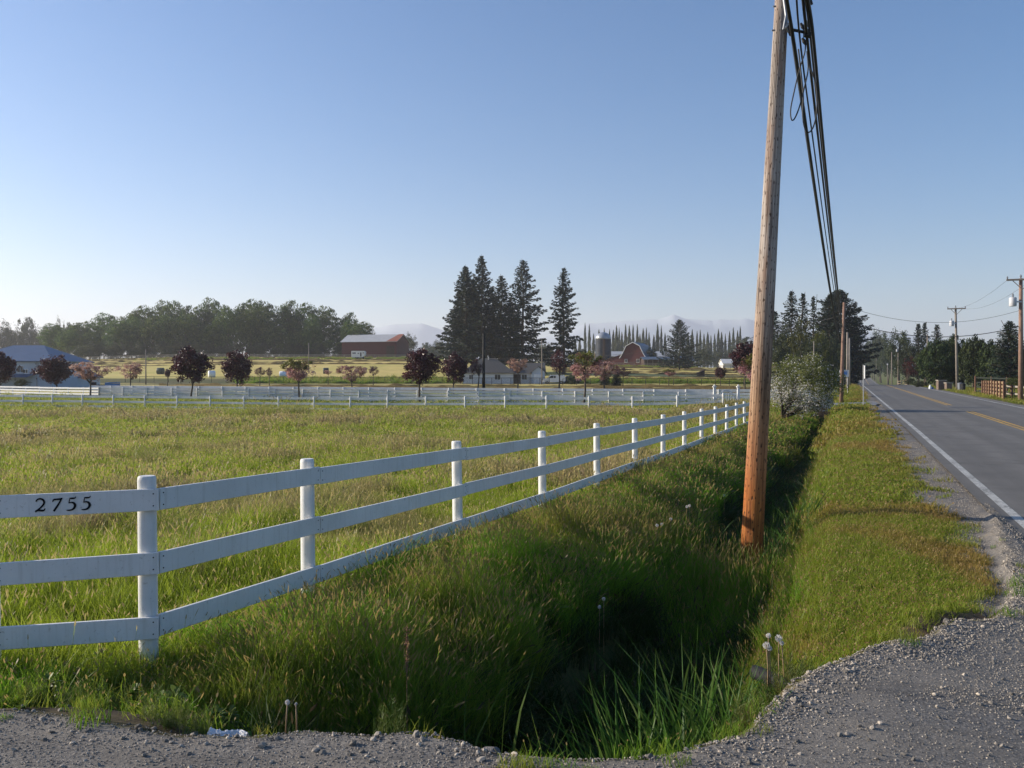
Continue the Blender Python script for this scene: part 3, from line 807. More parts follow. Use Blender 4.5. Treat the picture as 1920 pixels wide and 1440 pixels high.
# the alder wood behind the hay field
prof = np.array([[60, 618], [95, 612], [125, 612], [150, 604], [200, 590], [250, 574], [290, 570], [350, 567], [400, 562], [460, 565], [500, 566], [560, 570], [600, 578], [650, 590], [690, 603], [712, 640]])
rg = np.random.RandomState(21)
k = 0
for row, (Y0, n, dy) in enumerate(((352, 20, 9), (378, 24, -4))):
    for i in range(n):
        px = 85+(i+.5+rg.uniform(-.3, .3))*(690-85)/n
        Y = Y0+rg.uniform(-6, 6); yt = np.interp(px, prof[:, 0], prof[:, 1])+rg.uniform(-4, 15)+dy
        w = rg.uniform(42, 62)*350/Y*(.75 if row == 0 and rg.rand() < .4 else 1)
        if px > 640: w *= .8
        yb = 664+rg.uniform(-6, 6) if row else 668+rg.uniform(-12, 4)
        if row == 0 and rg.rand() < .35: yt += rg.uniform(18, 40)
        tree('alder_tree', 'alder', px, Y, px-w/2, px+w/2, yt, yb, 'tall green alder in the dense wood behind the left hay field', 'tree', 'alders of the wood behind the hay field', k % 4, limbs=7, trunk_r=.22)
        k += 1
# hazy trees far left
for i, (px, yt, w) in enumerate(((-25, 606, 60), (15, 604, 50), (52, 590, 44), (88, 606, 40), (112, 598, 22), (128, 600, 24), (-60, 600, 60), (150, 612, 40), (30, 618, 60), (70, 622, 60))):
    tree('broadleaf_tree', 'broad', px, 520+i*6, px-w/2, px+w/2, yt, 682, 'hazy broadleaf tree beyond the blue roofed building', 'tree', 'hazy trees at the far left', i % 3, limbs=4, trunk_r=.3)
# mid distance green trees
mids = [(742, 640, 660, 12, 470, 'poplar', 'small pointed tree over the left part of the barn roof'),
 (768, 626, 676, 34, 480, 'broad', 'grey green tree rising behind the right end of the red barn'),
 (800, 640, 678, 30, 560, 'broad', None), (822, 634, 680, 34, 560, 'broad', None), (842, 640, 682, 28, 560, 'broad', None), (812, 648, 684, 50, 545, 'broad', None),
 (1015, 638, 690, 34, 420, 'broad', None), (1030, 645, 690, 30, 420, 'broad', None), (1092, 652, 690, 30, 520, 'broad', None), (1110, 655, 690, 26, 520, 'broad', None),
 (1219, 651, 690, 34, 345, 'broad', 'round dark tree touching the right side of the gambrel barn'),
 (1319, 652, 693, 42, 430, 'broad', 'pale round tree right of the broad spruce'), (1345, 655, 692, 34, 520, 'broad', None), (1370, 650, 692, 38, 520, 'broad', None),
 (1400, 628, 694, 44, 400, 'broad', 'green tree just left of the leaning pole above the purple maple'), (1428, 620, 700, 40, 380, 'broad', None), (1240, 655, 690, 26, 520, 'broad', None), (1180, 655, 690, 60, 540, 'broad', None), (1150, 655, 690, 60, 540, 'broad', None), (1290, 655, 692, 40, 540, 'broad', None)]
for i, (px, yt, yb, w, Y, kd, lab) in enumerate(mids):
    tree('broadleaf_tree', kd, px, Y, px-w/2, px+w/2, yt, yb, lab or 'hazy green tree in the belt beyond the fields', 'tree', None if lab else 'hazy trees beyond the fields', i % 3, limbs=4, trunk_r=.25)
# lombardy poplars
pops = '1097:608,1105:611,1113:628,1123:620,1133:618,1143:620,1150:621,1156:613,1161:617,1166:624,1173:611,1180:613,1187:611,1195:611,1200:628,1206:618,1212:617,1217:625,1226:630,1233:610,1240:613,1247:626,1290:626,1298:620,1307:623,1313:621,1320:628,1327:625,1333:631,1340:628,1347:619,1353:625,1360:628,1368:623,1375:617,1383:622,1388:614,1087:632,1079:640'
for i, q in enumerate(pops.split(',')):
    px, yt = map(int, q.split(':')); w = 8.5+(i*37 % 4)*1.2
    tree('poplar_tree', 'poplar', px+.3, 600+(i*13 % 7)*4, px-w/2, px+w/2, yt-1, 688, 'slim upright poplar in the hazy row behind the barns', 'tree', 'poplars in the row behind the barns', i % 3, limbs=0, trunk_r=.3)
# firs
def fir(px, Y, yt, hw, seed, label, base=.1, droop=.25, dens=1., ragged=.35, group=None, cat='fir tree', mat=None, up=0, name='fir_tree', topw=0, ybase=None, lean=0):
    X = (px-960)/F*Y; gz = g1(X, Y); H = EYE+(HY-yt)/F*Y-gz
    cm, tm = conifer(seed, H, hw/F*Y, base, droop, dens, ragged, mat, up, topw)
    o = empty(name, (X, Y, gz), label, cat, group)
    link('crown', cm, o); link('trunk', tm, o)
G = 'tall firs behind the grey house'
fir(873, 250, 496, 37, 1, 'leftmost tall dark fir of the group behind the house, wide and ragged', .14, .3, 1.25, group=G)
fir(903, 256, 476, 33, 2, 'highest fir of the group behind the grey house', .15, .25, group=G)
fir(888, 262, 520, 26, 12, 'lower fir filling the gap between the two leftmost tall firs', .2, .3, group=G)
fir(940, 252, 514, 34, 3, 'shorter fir in the middle of the tall group', .16, .3, group=G)
fir(922, 262, 535, 26, 13, 'lower fir left of the middle one in the tall group', .2, .3, group=G)
fir(980, 249, 484, 42, 4, 'tall fir with long drooping lower branches, right side of the group', .13, .32, ragged=.5, group=G)
fir(958, 258, 556, 26, 16, 'fir closing the gap between the middle one and the drooping one', .14, .3, 1.1, group=G)
fir(861, 258, 540, 22, 17, 'low fir at the far left side of the tall group', .1, .3, 1.1, group=G)
fir(1057, 247, 499, 32, 5, 'single tall fir standing apart, right of the group', .10, .34, ragged=.5, group=G)
fir(1274, 300, 598, 28, 6, 'broad spruce right of the gambrel barn', .05, .12, 1.2, .3, up=.12)
fir(1484, 165, 543, 25, 7, 'dark fir with open branches just right of the leaning pole', .25, .15, .9, .5, group='firs right of the leaning pole')
fir(1506, 168, 547, 18, 8, 'open topped fir in the middle of three right of the leaning pole', .3, .1, .8, .6, group='firs right of the leaning pole')
fir(1525, 172, 552, 17, 9, 'thin sparse fir, right one of three beside the leaning pole', .3, .1, .65, .7, group='firs right of the leaning pole')
fir(1452, 160, 580, 24, 10, 'dark fir half hidden by the leaning pole', .1, .2, 1, .3, group='firs right of the leaning pole')
fir(1573, 200, 541, 44, 14, 'very large dark cedar at the left roadside under the cables', .05, .22, 1.5, .25, topw=.25, name='cedar_tree', cat='cedar tree')
fir(1556, 196, 549, 26, 15, 'second peak of dark cedar left of the very large one', .08, .2, 1.2, .3, topw=.15, name='cedar_tree', cat='cedar tree')
tree('broadleaf_tree', 'broad', 1601, 205, 1576, 1622, 598, 716, 'dark leafy tree overhanging the left side of the road', 'tree', None, 1, limbs=6, trunk_r=.3)
tree('broadleaf_tree', 'broad', 1606, 245, 1590, 1624, 640, 718, 'dark leafy tree overhanging the road farther along', 'tree', None, 2, limbs=6, trunk_r=.3)
for i, (px, yt, w, Y, kd) in enumerate(((1500, 598, 54, 140, 'young'), (1470, 610, 50, 150, 'broad'), (1535, 612, 52, 150, 'young'), (1555, 622, 50, 168, 'broad'), (1520, 640, 60, 128, 'broad'), (1575, 640, 46, 175, 'broad'), (1452, 640, 40, 140, 'broad'))):
    lab = ['yellow green tree in front of the dark firs right of the pole', 'dark green tree low behind the apple tree', 'olive green tree beside the yellow green one', 'dark tree under the large cedar', 'low dark tree behind the apple tree blossoms', 'dark tree at the foot of the large cedar', 'dark tree just behind the leaning pole'][i]
    tree('broadleaf_tree', kd, px, Y, px-w/2, px+w/2, yt, 728, lab, 'tree', None, i % 3, limbs=6, trunk_r=.2)
# right side of the road
for i, (px, yt, w, Y) in enumerate(((1652, 612, 38, 420), (1640, 622, 34, 520), (1628, 636, 28, 700), (1665, 640, 36, 380), (1636, 650, 30, 620), (1622, 655, 18, 900), (1612, 655, 14, 950), (1650, 648, 40, 480), (1600, 660, 18, 900))):
    tree('broadleaf_tree', 'broad', px, Y, px-w/2, px+w/2, yt, 705, 'hazy tree lining the far end of the road', 'tree', 'hazy trees at the far end of the road', i % 3, limbs=4, trunk_r=.3)
tree('broadleaf_tree', 'broad', 1684, 240, 1658, 1712, 610, 706, 'dark rounded tree right of the road, before the hazy ones', 'tree', None, 0, limbs=6)
tree('broadleaf_tree', 'broad', 1700, 210, 1680, 1725, 640, 716, 'low dark tree beside the rounded one right of the road', 'tree', None, 1, limbs=6)
fir(1722, 215, 605, 14, 31, 'left one of three small firs over the right hedge', .2, .2, 1, .4, group='firs over the right hedge')
fir(1734, 212, 603, 14, 32, 'middle one of three small firs over the right hedge', .2, .2, 1, .4, group='firs over the right hedge')
fir(1757, 205, 607, 17, 33, 'right one of three small firs over the right hedge', .2, .2, 1, .4, group='firs over the right hedge')
fir(1893, 108, 600, 26, 34, 'dark conical fir behind the transformer pole at the right edge', .05, .12, 1.5, .25, topw=.15)
fir(1935, 112, 628, 30, 35, 'dark conifer cut by the right edge of the view', .05, .12, 1.4, .25, topw=.15)
tree('red_leaved_tree', 'redleaf', 1703, 150, 1690, 1726, 669, 708, 'dark red leaved tree in the shade left of the big hedge', 'tree', None, 0, limbs=6)
H1 = 'big evergreens of the right roadside hedge'
for i, (px, a, b, yt, yb, Y, lab) in enumerate((
 (1752, 1722, 1790, 638, 722, 122, 'widest evergreen at the left end of the roadside hedge'),
 (1735, 1714, 1762, 652, 700, 126, 'lighter green top overhanging the left end of the roadside hedge'),
 (1790, 1758, 1822, 629, 724, 126, 'high evergreen just left of the transformer pole, in the hedge'),
 (1825, 1797, 1856, 631, 724, 118, 'evergreen right of the transformer pole, in the hedge'),
 (1771, 1742, 1800, 636, 722, 124, 'evergreen between the widest and the highest one in the hedge'),
 (1840, 1812, 1868, 640, 724, 121, 'evergreen above the corner of the wooden rail fence'),
 (1855, 1828, 1884, 640, 724, 116, 'dark evergreen behind the wooden rail fence'),
 (1880, 1852, 1912, 648, 726, 112, 'dark evergreen beside the conical fir'),
 (1915, 1885, 1950, 655, 728, 110, 'dark evergreen at the right edge behind the pole'))):
    tree('hedge_evergreen', 'cedar', px, Y, a, b, yt, yb, lab, 'evergreen', H1, i % 3, limbs=10, trunk_r=.15)
tree('yellow_bush', 'young', 1902, 72, 1884, 1922, 705, 728, 'yellow green bush behind the right rail fence', 'bush', None, 1, limbs=6, trunk_r=.04)
for i, (px, a, b, yt, yb, Y, lab) in enumerate(((1722, 1708, 1738, 712, 727, 112, 'low green shrub at the roadside before the hedge'), (1706, 1695, 1718, 708, 722, 150, 'dark shrub beside the far wooden fence'), (40, 24, 56, 710, 726, 120, 'round dark shrub before the blue building'), (1072, 1062, 1084, 700, 722, 175, 'dark low bush right of the van'))):
    tree('garden_shrub', 'broad', px, Y, a, b, yt, yb, lab, 'shrub', None, i % 3, limbs=3, trunk_r=.05)
for px, lab in ((1134, 'slim dark cypress under the dusky pink cherry'), (1156, 'slim dark cypress at the black rail fence, right one')):
    fir(px, 150, 697, 6, 50+px, lab, .02, .1, 2.2, .2, topw=.3, name='cypress_tree', cat='cypress')
# undergrowth at the foot of the wood, each bush on its own
k = 0
for i in range(30):
    px = 150+i*18.5+_ts.uniform(-6, 6)
    if px > 690: break
    w = _ts.uniform(22, 42); Y = 345+_ts.uniform(-3, 3)
    tree('wood_edge_bush', 'broad', px, Y, px-w/2, px+w/2, _ts.uniform(636, 652), 676, 'green bush at the shady edge of the wood behind the hay field', 'bush', 'bushes along the wood edge', i % 3, limbs=2, trunk_r=.1)
# ---------------------------------------------------------------- near board fence
PS = [-1.9, 1.0, 3.05, 4.36, 6.15, 9.16]+[9.16+3.0*i for i in range(1, 12)]
def ztop(s): return float(np.interp(s, [4.36, 6.15, 9.16, 12.15, 15.1, 18.2, 21.3, 24.3, 27.3, 30.3, 45], [.942, .893, .83, .77, .732, .687, .637, .6, .57, .54, .42]))
def near_fence():
    p1 = xy(-4.29, 4.36)
    pts = [(-9.0, 5.02), (-6.2, 5.22), (-3.31, 5.42)]+[xy(-4.29, s) for s in PS[3:]]
    zt = [.92, .92, .93]+[ztop(s) for s in PS[3:]]
    o = empty('board_fence', (p1[0], p1[1], -.38), 'white three rail board fence running from the left foreground beside the ditch', 'fence')
    org = Vector((p1[0], p1[1], -.38)); rng = random.Random(4)
    for i, ((x, y), z) in enumerate(zip(pts, zt)):
        b = MB(); zb = z-1.55; lx = rng.uniform(-.012, .012)+(.02 if i < 6 else 0)
        n = 22; r = .060
        prof = [(zb, r*1.03), (zb+.5, r), (z-.45, r*.985), (z-.03, r*.97), (z-.008, r*.93), (z, r*.82)]
        V = []; uv = []
        for zz, rr in prof:
            for k in range(n):
                a = 2*math.pi*k/n; q = rr*(1+.02*math.sin(3*a+i)+.012*math.sin(7*a+i*2))
                V.append((x+q*math.cos(a)-org.x-lx*(zz-z+1.3)*.9, y+q*math.sin(a)-org.y, zz-org.z)); uv.append((a*r, zz))
        Fs = [(j*n+k, j*n+(k+1) % n, (j+1)*n+(k+1) % n, (j+1)*n+k) for j in range(len(prof)-1) for k in range(n)]
        Fs.append(tuple((len(prof)-1)*n+k for k in range(n)))
        b.add(V, Fs, 0, uv); b.build('post', W, o, smooth=True, angle=40)
    for i in range(len(pts)-1):
        a = Vector((*pts[i], 0)); c = Vector((*pts[i+1], 0)); d = (c-a).normalized()
        sd = Vector((d.y, -d.x, 0))
        for j, dz in enumerate((.148, .570, .985)):
            off = sd*(.060+.014)
            za = zt[i]-dz+rng.uniform(-.008, .008); zc = zt[i+1]-dz+rng.uniform(-.008, .008)
            A = a+off-org; Cc = c+off-org
            A.z = za-org.z; Cc.z = zc-org.z
            e0 = .045 if i == 2 else 0.0
            ext = .043
            A = A+d*((0 if i == 3 else ext)+.008); Cc = Cc+d*(.072 if i == 2 else ext)
            b = MB(); b.beam(A, Cc, .026, .142)
            r = b.build('rail', W, o)
            for q in (0, 1):
                if i < 7:
                    nb = MB()
                    P = A if q == 0 else Cc
                    for h in (-.038, .04):
                        c0 = P+d*(.028 if q == 0 else -.03)+sd*.0132+Vector((0, 0, h))
                        nb.tube([c0, c0+sd*.0025], .005, 6)
                    nb.build('nail', DARKPOLE, r)
            if i == 2 and j == 0: numbers(r, A, Cc, d, sd, org)
DIG = {'2': [[(.08, .80, .10), (.22, .95, .12), (.52, 1.0, .14), (.80, .88, .15), (.86, .68, .14), (.70, .46, .13), (.42, .26, .12), (.16, .10, .12), (.02, .0, .10)], [(.04, .06, .15), (.30, .13, .15), (.62, .10, .16), (.84, .12, .13), (.96, .26, .05)]],
       '7': [[(.04, .72, .05), (.16, .88, .13), (.45, .90, .15), (.78, .92, .14), (1.02, 1.0, .06)], [(.98, .98, .09), (.78, .72, .12), (.54, .42, .14), (.30, .16, .15), (.16, .0, .16)]],
       '5': [[(1.0, 1.06, .04), (.90, .95, .10), (.58, .93, .14), (.34, .95, .08)], [(.36, .96, .06), (.30, .76, .06), (.24, .58, .05)], [(.22, .58, .07), (.50, .62, .11), (.78, .56, .16), (.92, .38, .19), (.82, .18, .17), (.56, .05, .14), (.26, .02, .11), (.0, .03, .06)]]}
def numbers(rail, A, C, d, sd, org):
    # digits at the pixel columns of the photograph, on the board face
    H = .083; x0 = {0: 66, 1: 98, 2: 125, 3: 153}; wd = {0: .060, 1: .058, 2: .054, 3: .052}
    for k, ch in enumerate('2755'):
        px = x0[k]; a = (px-960)/F
        p = A+org+sd*.0135
        # point on board line with that column
        u = (a*p.y-p.x)/(d.x-a*d.y)
        base = p+d*u
        zc = base.z+(C.z-A.z)/(C-A).length*u
        base.z = zc-H*.5-.002*k*0
        b = MB()
        for st in DIG[ch]:
            pts = []
            # smooth the stroke
            for i in range(len(st)-1):
                p0 = st[max(i-1, 0)]; p1 = st[i]; p2 = st[i+1]; p3 = st[min(i+2, len(st)-1)]
                for q in range(5):
                    t = q/5
                    pts.append([.5*((2*p1[c])+(-p0[c]+p2[c])*t+(2*p0[c]-5*p1[c]+4*p2[c]-p3[c])*t*t+(-p0[c]+3*p1[c]-3*p2[c]+p3[c])*t**3) for c in range(3)])
            pts.append(list(st[-1]))
            L = []; R = []
            for i, (x, y, w) in enumerate(pts):
                q = pts[min(i+1, len(pts)-1)]; r = pts[max(i-1, 0)]
                X = Vector((x*wd[k], y*H)); T = Vector(((q[0]-r[0])*wd[k], (q[1]-r[1])*H)); T.normalize()
                N = Vector((-T.y, T.x))*w*.5*.066*1.18
                L.append(X+N); R.append(X-N)
            def W3(q, o): return base-org+d*q.x+Vector((0, 0, q.y))+sd*o
            n = len(L); V = [W3(q, .0035) for q in L]+[W3(q, .0035) for q in R]+[W3(q, -.002) for q in L]+[W3(q, -.002) for q in R]
            Fs = []
            for i in range(n-1):
                Fs += [(n+i, n+i+1, i+1, i), (i, i+1, 2*n+i+1, 2*n+i), (n+i+1, n+i, 3*n+i, 3*n+i+1)]
            Fs += [(0, 2*n, 3*n, n), (n-1, 2*n-1, 4*n-1, 3*n-1)]
            b.add(V, Fs)
        b.build('house_number', BLACK, rail)
near_fence()
def long_fence(name, label, P0, D, k0, k1, h, rails, matp, matr, rw=.14, pw=.06, side=-1, sink=.25, rail_mats=None, group=None, wob=.01, zfun=None, thick=.03, square=False, behind=False):
    D = np.array(D); rng = random.Random(int(P0[0]*10)+len(name)); front = behind
    pts = [(P0[0]+D[0]*k, P0[1]+D[1]*k) for k in range(k0, k1+1)]
    zs = [(zfun(x, y) if zfun else g1(x, y)) for x, y in pts]
    zs = list(np.convolve(np.pad(zs, 1, 'edge'), [.25, .5, .25], 'valid'))
    org = Vector((pts[0][0], pts[0][1], zs[0]))
    o = empty(name, org, label, 'fence', group)
    d = Vector((D[0], D[1], 0)).normalized(); sd = Vector((d.y, -d.x, 0))*side
    if sd.y > 0: sd = -sd
    if behind: sd = -sd
    for (x, y), z in zip(pts, zs):
        b = MB(); zz = z+rng.uniform(-wob, wob)
        if square: b.beam((x-org.x, y-org.y, zz-sink-org.z), (x-org.x, y-org.y, zz+h-org.z), pw*2, pw*2, up=(0, 1, 0))
        else: b.tube([(x-org.x, y-org.y, zz-sink-org.z), (x-org.x, y-org.y, zz+h-.02-org.z), (x-org.x, y-org.y, zz+h-org.z)], [pw, pw, pw*.8], 10)
        b.build('post', matp, o, smooth=not square)
    if isinstance(rails, tuple): rails = list(rails)
    for rh in rails:
        for i0 in range(0, len(pts)-1, 3):
            b = MB()
            for i in range(i0, min(i0+3, len(pts)-1)):
                A = Vector((*pts[i], zs[i]+rh+rng.uniform(-wob, wob)))-org+sd*(pw+thick/2+.002)
                C = Vector((*pts[i+1], zs[i+1]+rh+rng.uniform(-wob, wob)))-org+sd*(pw+thick/2+.002)
                b.beam(A+d*.003, C-d*.003, thick, rw)
            b.build('rail', matr, o)
    return o
# far side of the meadow
long_fence('board_fence', 'white three rail board fence crossing the far side of the meadow', (8.19, 58.), (-2.89, .79), -2, 21, 1.16, (1.00, .60, .20), W, W, .165, behind=True)
long_fence('board_fence', 'white four rail board fence along the near side of the paved drive', F2P, F2D, -3, 18, 1.22, (1.07, .78, .48, .18), W, W, .20, behind=True)
e = (F2P[0]+F2D[0]*18, F2P[1]+F2D[1]*18)
long_fence('board_fence', 'short sunlit run of white four rail fence at the far left by the blue building', e, (-2.5, 1.7), 0, 8, 1.22, (1.09, .78, .48, .16), W, W, .17, side=1)
long_fence('board_fence', 'white four rail board fence along the far side of the paved drive', F3P, F2D, -6, 21, 1.3, (1.17, .86, .55, .25), W, W, .25, behind=True)
def gate():
    x, y, _ = at(1362, 0, 71.5); z = g1(x, y)
    o = empty('entrance_gate', (x, y, z), 'white entrance gate with arched top rails and capped posts beside the leaning pole', 'gate')
    for dx in (-1.0, 1.0):
        b = MB(); b.beam((dx, 0, -.2), (dx, 0, 1.55), .2, .2, up=(0, 1, 0)); b.box((dx, 0, 1.60), (.3, .3, .08)); b.tube([(dx, 0, 1.63), (dx, 0, 1.72), (dx, 0, 1.8)], [.06, .11, .03], 10)
        b.build('gate_post', W, o)
    b = MB()
    for r in (0, .14, .28):
        P = [((-.86+1.72*k/12), 0, .35-r*.3+1.0*math.sin(math.pi*k/12*.94+.1)**.8) for k in range(13)]
        b.tube(P, .035, 6)
    for k in range(9):
        xx = -.8+1.6*k/8; b.tube([(xx, .06, .1), (xx, .06, .35+.75*math.sin(math.pi*(xx+.86)/1.72)**.8)], .02, 5)
    b.beam((-.86, .06, .18), (.86, .06, .18), .04, .1); b.build('gate_leaf', W, o)
gate()
# dark and grey fences farther off
long_fence('rail_fence', 'thin black rail fence along the foot of the right hay field', at(1420, 0, 160)[:2], (-2.6, .1), 0, 14, 1.25, (1.2, .75), DARKPOLE, DARKPOLE, .08, .05, group=None)
long_fence('rail_fence', 'thin grey rail fence along the top of the left hay field', at(760, 0, 322)[:2], (-3.9, .35), 0, 33, 1.4, (1.3, .9, .5), GREYPOLE, GREYWOOD, .16, .07)
long_fence('rail_fence', 'grey rail fence in front of the gambrel barn', at(1390, 0, 322)[:2], (-4.0, .3), 0, 20, 1.4, (1.3, .8), GREYPOLE, GREYWOOD, .14, .07)
long_fence('rail_fence', 'dark rail fence below the left hay field', at(830, 0, 188)[:2], (-3.2, .05), 0, 22, 1.3, (1.25,), DARKPOLE, DARKPOLE, .07, .045)
def mesh_fence():
    m = NT('chain_link_mesh'); v = m.coord()
    pr = m.bsdf((.12, .13, .13), .5, metal=.4); tr = m.n('ShaderNodeBsdfTransparent'); mx = m.n('ShaderNodeMixShader')
    sep = m.n('ShaderNodeSeparateXYZ'); m.l(v, sep.inputs[0])
    a = m.math('FRACT', m.math('MULTIPLY', m.math('ADD', sep.outputs[0], sep.outputs[2]), 7)); b = m.math('FRACT', m.math('MULTIPLY', m.math('SUBTRACT', sep.outputs[0], sep.outputs[2]), 7))
    w = m.math('MAXIMUM', m.math('GREATER_THAN', a, .88), m.math('GREATER_THAN', b, .88))
    m.l(w, mx.inputs[0]); m.l(tr.outputs[0], mx.inputs[1]); m.l(pr.outputs[0], mx.inputs[2]); m.l(mx.outputs[0], m.out.inputs[0])
    x0, y0, _ = at(868, 0, 176); x1 = at(1030, 0, 176)[0]; z = g1(x0, y0)
    o = empty('chain_link_fence', (x0, y0, z), 'black chain link fence in front of the grey roofed house', 'fence')
    n = 9; L = x1-x0
    for i in range(n+1):
        b = MB(); b.tube([(L*i/n, 0, -.2), (L*i/n, 0, 1.4)], .05, 8); b.build('post', DARKPOLE, o)
    b = MB(); b.tube([(0, 0, 1.36), (L, 0, 1.36)], .045, 8); b.build('top_rail', DARKPOLE, o)
    b = MB(); b.beam((0, .07, .65), (L, .07, .65), .01, 1.3); b.build('wire_mesh', m.m, o)
mesh_fence()
# ---------------------------------------------------------------- buildings
def gable_house(name, label, cat, px0, px1, Y, wall_h, roof_h, dep, matw, matr, z=None, rz=0, over=.4, hip=0, gable_mat=None, ridge_axis='x'):
    """long side faces the camera; origin at the centre of the front foot"""
    xa = (px0-960)/F*Y; xb = (px1-960)/F*Y; L = xb-xa; cx = (xa+xb)/2
    z = g1(cx, Y) if z is None else z
    o = empty(name, (cx, Y, z), label, cat, rz=rz)
    w = MB(); h = wall_h
    V = [(-L/2, 0, -1), (L/2, 0, -1), (L/2, dep, -1), (-L/2, dep, -1), (-L/2, 0, h), (L/2, 0, h), (L/2, dep, h), (-L/2, dep, h)]
    w.add(V, [(0, 1, 5, 4), (1, 2, 6, 5), (2, 3, 7, 6), (3, 0, 4, 7)])
    if not hip:
        w.add([(-L/2, 0, h), (-L/2, dep, h), (-L/2, dep/2, h+roof_h)], [(0, 1, 2)]); w.add([(L/2, 0, h), (L/2, dep, h), (L/2, dep/2, h+roof_h)], [(0, 2, 1)])
    w.build('wall', matw, o)
    r = MB(); e = over; k = roof_h/(dep/2); t = .12
    zl = h-e*k; i = hip
    top = [(-L/2-e, -e, zl+t), (L/2+e, -e, zl+t), (L/2+e-(i+e if hip else 0), dep/2, h+roof_h+t), (-L/2-e+(i+e if hip else 0), dep/2, h+roof_h+t), (L/2+e, dep+e, zl+t), (-L/2-e, dep+e, zl+t)]
    bot = [(a, b, c-t) for a, b, c in top]
    V = top+bot
    Fs = [(0, 1, 2, 3), (3, 2, 4, 5), (6, 9, 8, 7), (9, 11, 10, 8), (0, 6, 7, 1), (5, 4, 10, 11), (1, 7, 8, 2), (2, 8, 10, 4), (3, 9, 6, 0), (5, 11, 9, 3)]
    if hip: Fs += [(1, 4, 2), (0, 3, 5)]
    r.add(V, Fs); r.build('roof', matr, o)
    return o, L
def window(par, x, z, w, h, y=-.04, name='window'):
    b = MB()
    for dx, dz, sx, sz in ((0, h/2, w+.14, .08), (0, -h/2, w+.14, .10), (-w/2, 0, .08, h-.08), (w/2, 0, .08, h-.08), (0, 0, .05, h-.08)):
        b.box((x+dx, y, z+dz), (sx, .08, sz))
    f = b.build(name, TRIM, par); g = MB(); g.box((x, y+.02, z), (w-.06, .03, h-.06)); g.build('pane', GLASS, f)
    return f
# long red barn
Yb = 335.
o, L = gable_house('red_barn', 'long low red barn with grey metal roof on the hill, a white trailer in front', 'barn', 636, 747, Yb, 6.2, 2.9, 13., RED, GREYROOF, over=.5)
o.location.y = Yb; o.rotation_euler.z = 0
o.rotation_euler.z = rad(-15)
b = MB(); kk = 2.9/6.5
b.add([(L/2-4.2, -.52, 6.2-.5*kk+.15), (L/2+.52, -.52, 6.2-.5*kk+.15), (L/2+.52, 6.5, 6.2+2.9+.15), (L/2-1.6, 6.5, 6.2+2.9+.15)], [(0, 1, 2, 3)]); b.build('rusty_roof_sheet', REDM, o, label='rust stained metal sheets')
b = MB(); b.box((L/2-2.5, -.06, 2.2), (3.4, .1, 4.4)); b.build('door', DARKWOOD, o)
# trailer
def trailer():
    x, y, _ = at(672.5, 0, 318); z = g1(x, y)-.1
    o = empty('camping_trailer', (x, y, z), 'white camping trailer with dark windows parked before the long red barn', 'trailer')
    b = MB(); L = 5.1
    P = [(-L/2, .75), (L/2-.9, .75), (L/2, 1.5), (L/2+.1, 2.7), (L/2-.25, 3.05), (-L/2+.15, 3.1), (-L/2, 2.95)]
    V = [(a, -1.15, c) for a, c in P]+[(a, 1.15, c) for a, c in P]; n = len(P)
    b.add(V, [tuple(range(n)), tuple(range(2*n-1, n-1, -1))]+[(i, n+i, n+(i+1) % n, (i+1) % n) for i in range(n)])
    b.build('body', BEIGEVEH, o)
    for (a, c, w, h) in ((-1.5, 2.25, 1.3, .55), (.1, 2.15, .6, .45), (1.95, 2.35, .6, .5)): window(o, a, c, w, h, -1.18)
    b = MB(); b.box((1.0, -1.19, 1.75), (.5, .06, 1.5)); b.build('door', GLASS, o)
    for a in (-.9, -.1, 1.9):
        b = MB(); b.tube([(a, -1.0, .42), (a, -.75, .42)], .38, 14); b.build('wheel', TYRE, o)
    b = MB(); b.box((0, 0, .62), (L-.8, 1.9, .2)); b.build('chassis', STEEL, o)
trailer()
# grey roofed house
Yh = 188.
o, L = gable_house('farm_house', 'low white farm house with grey hipped shingle roof behind the chain link fence', 'house', 868, 962, Yh, 2.75, 3.0, 9., WHITEWALL, SHINGLE, hip=4.0, over=.5, z=g1(-5, Yh)-.15)
window(o, L/2-3.4, 1.6, 1.3, 1.2)
b = MB(); b.tube([(0, 4, 5.0), (0, 4, 6.2)], .14, 10); b.build('vent_pipe', STEEL, o)
window(o, -L/2+1.8, 1.6, .9, 1.0)
# wing with garage
w = MB(); x0 = L/2; Lw = 6.9; yw = 1.4
w.add([(x0+.02, yw, -1), (x0+Lw, yw, -1), (x0+Lw, yw+8, -1), (x0+.02, yw+8, -1), (x0+.02, yw, 2.6), (x0+Lw, yw, 2.6), (x0+Lw, yw+8, 2.6), (x0+.02, yw+8, 2.6), (x0+.02, yw+4, 4.7), (x0+Lw, yw+4, 4.7)],
      [(0, 1, 5, 4), (1, 2, 6, 9, 5), (2, 3, 7, 6)]); w.build('wall', WHITEWALL, o)
r = MB(); k = 2.1/4
r.add([(x0-.5, yw-.5, 2.6-.5*k+.1), (x0+Lw+.4, yw-.5, 2.6-.5*k+.1), (x0+Lw+.4, yw+4, 4.82), (x0-.5, yw+4, 4.82), (x0+Lw+.4, yw+8.5, 2.6-.5*k+.1), (x0-.5, yw+8.5, 2.6-.5*k+.1)], [(0, 1, 2, 3), (3, 2, 4, 5)])
r.build('roof', SHINGLE, o)
w = MB(); xg = x0+5.6
w.add([(xg-1.5, -.6, -1), (xg+1.4, -.6, -1), (xg+1.4, 3, -1), (xg-1.5, 3, -1), (xg-1.5, -.6, 2.7), (xg+1.4, -.6, 2.7), (xg+1.4, 3, 2.7), (xg-1.5, 3, 2.7), (xg-.05, -.6, 3.9), (xg-.05, 4, 3.9)], [(0, 1, 5, 8, 4), (1, 2, 6, 5), (3, 0, 4, 7)])
w.build('garage_front', BLUEWALL, o)
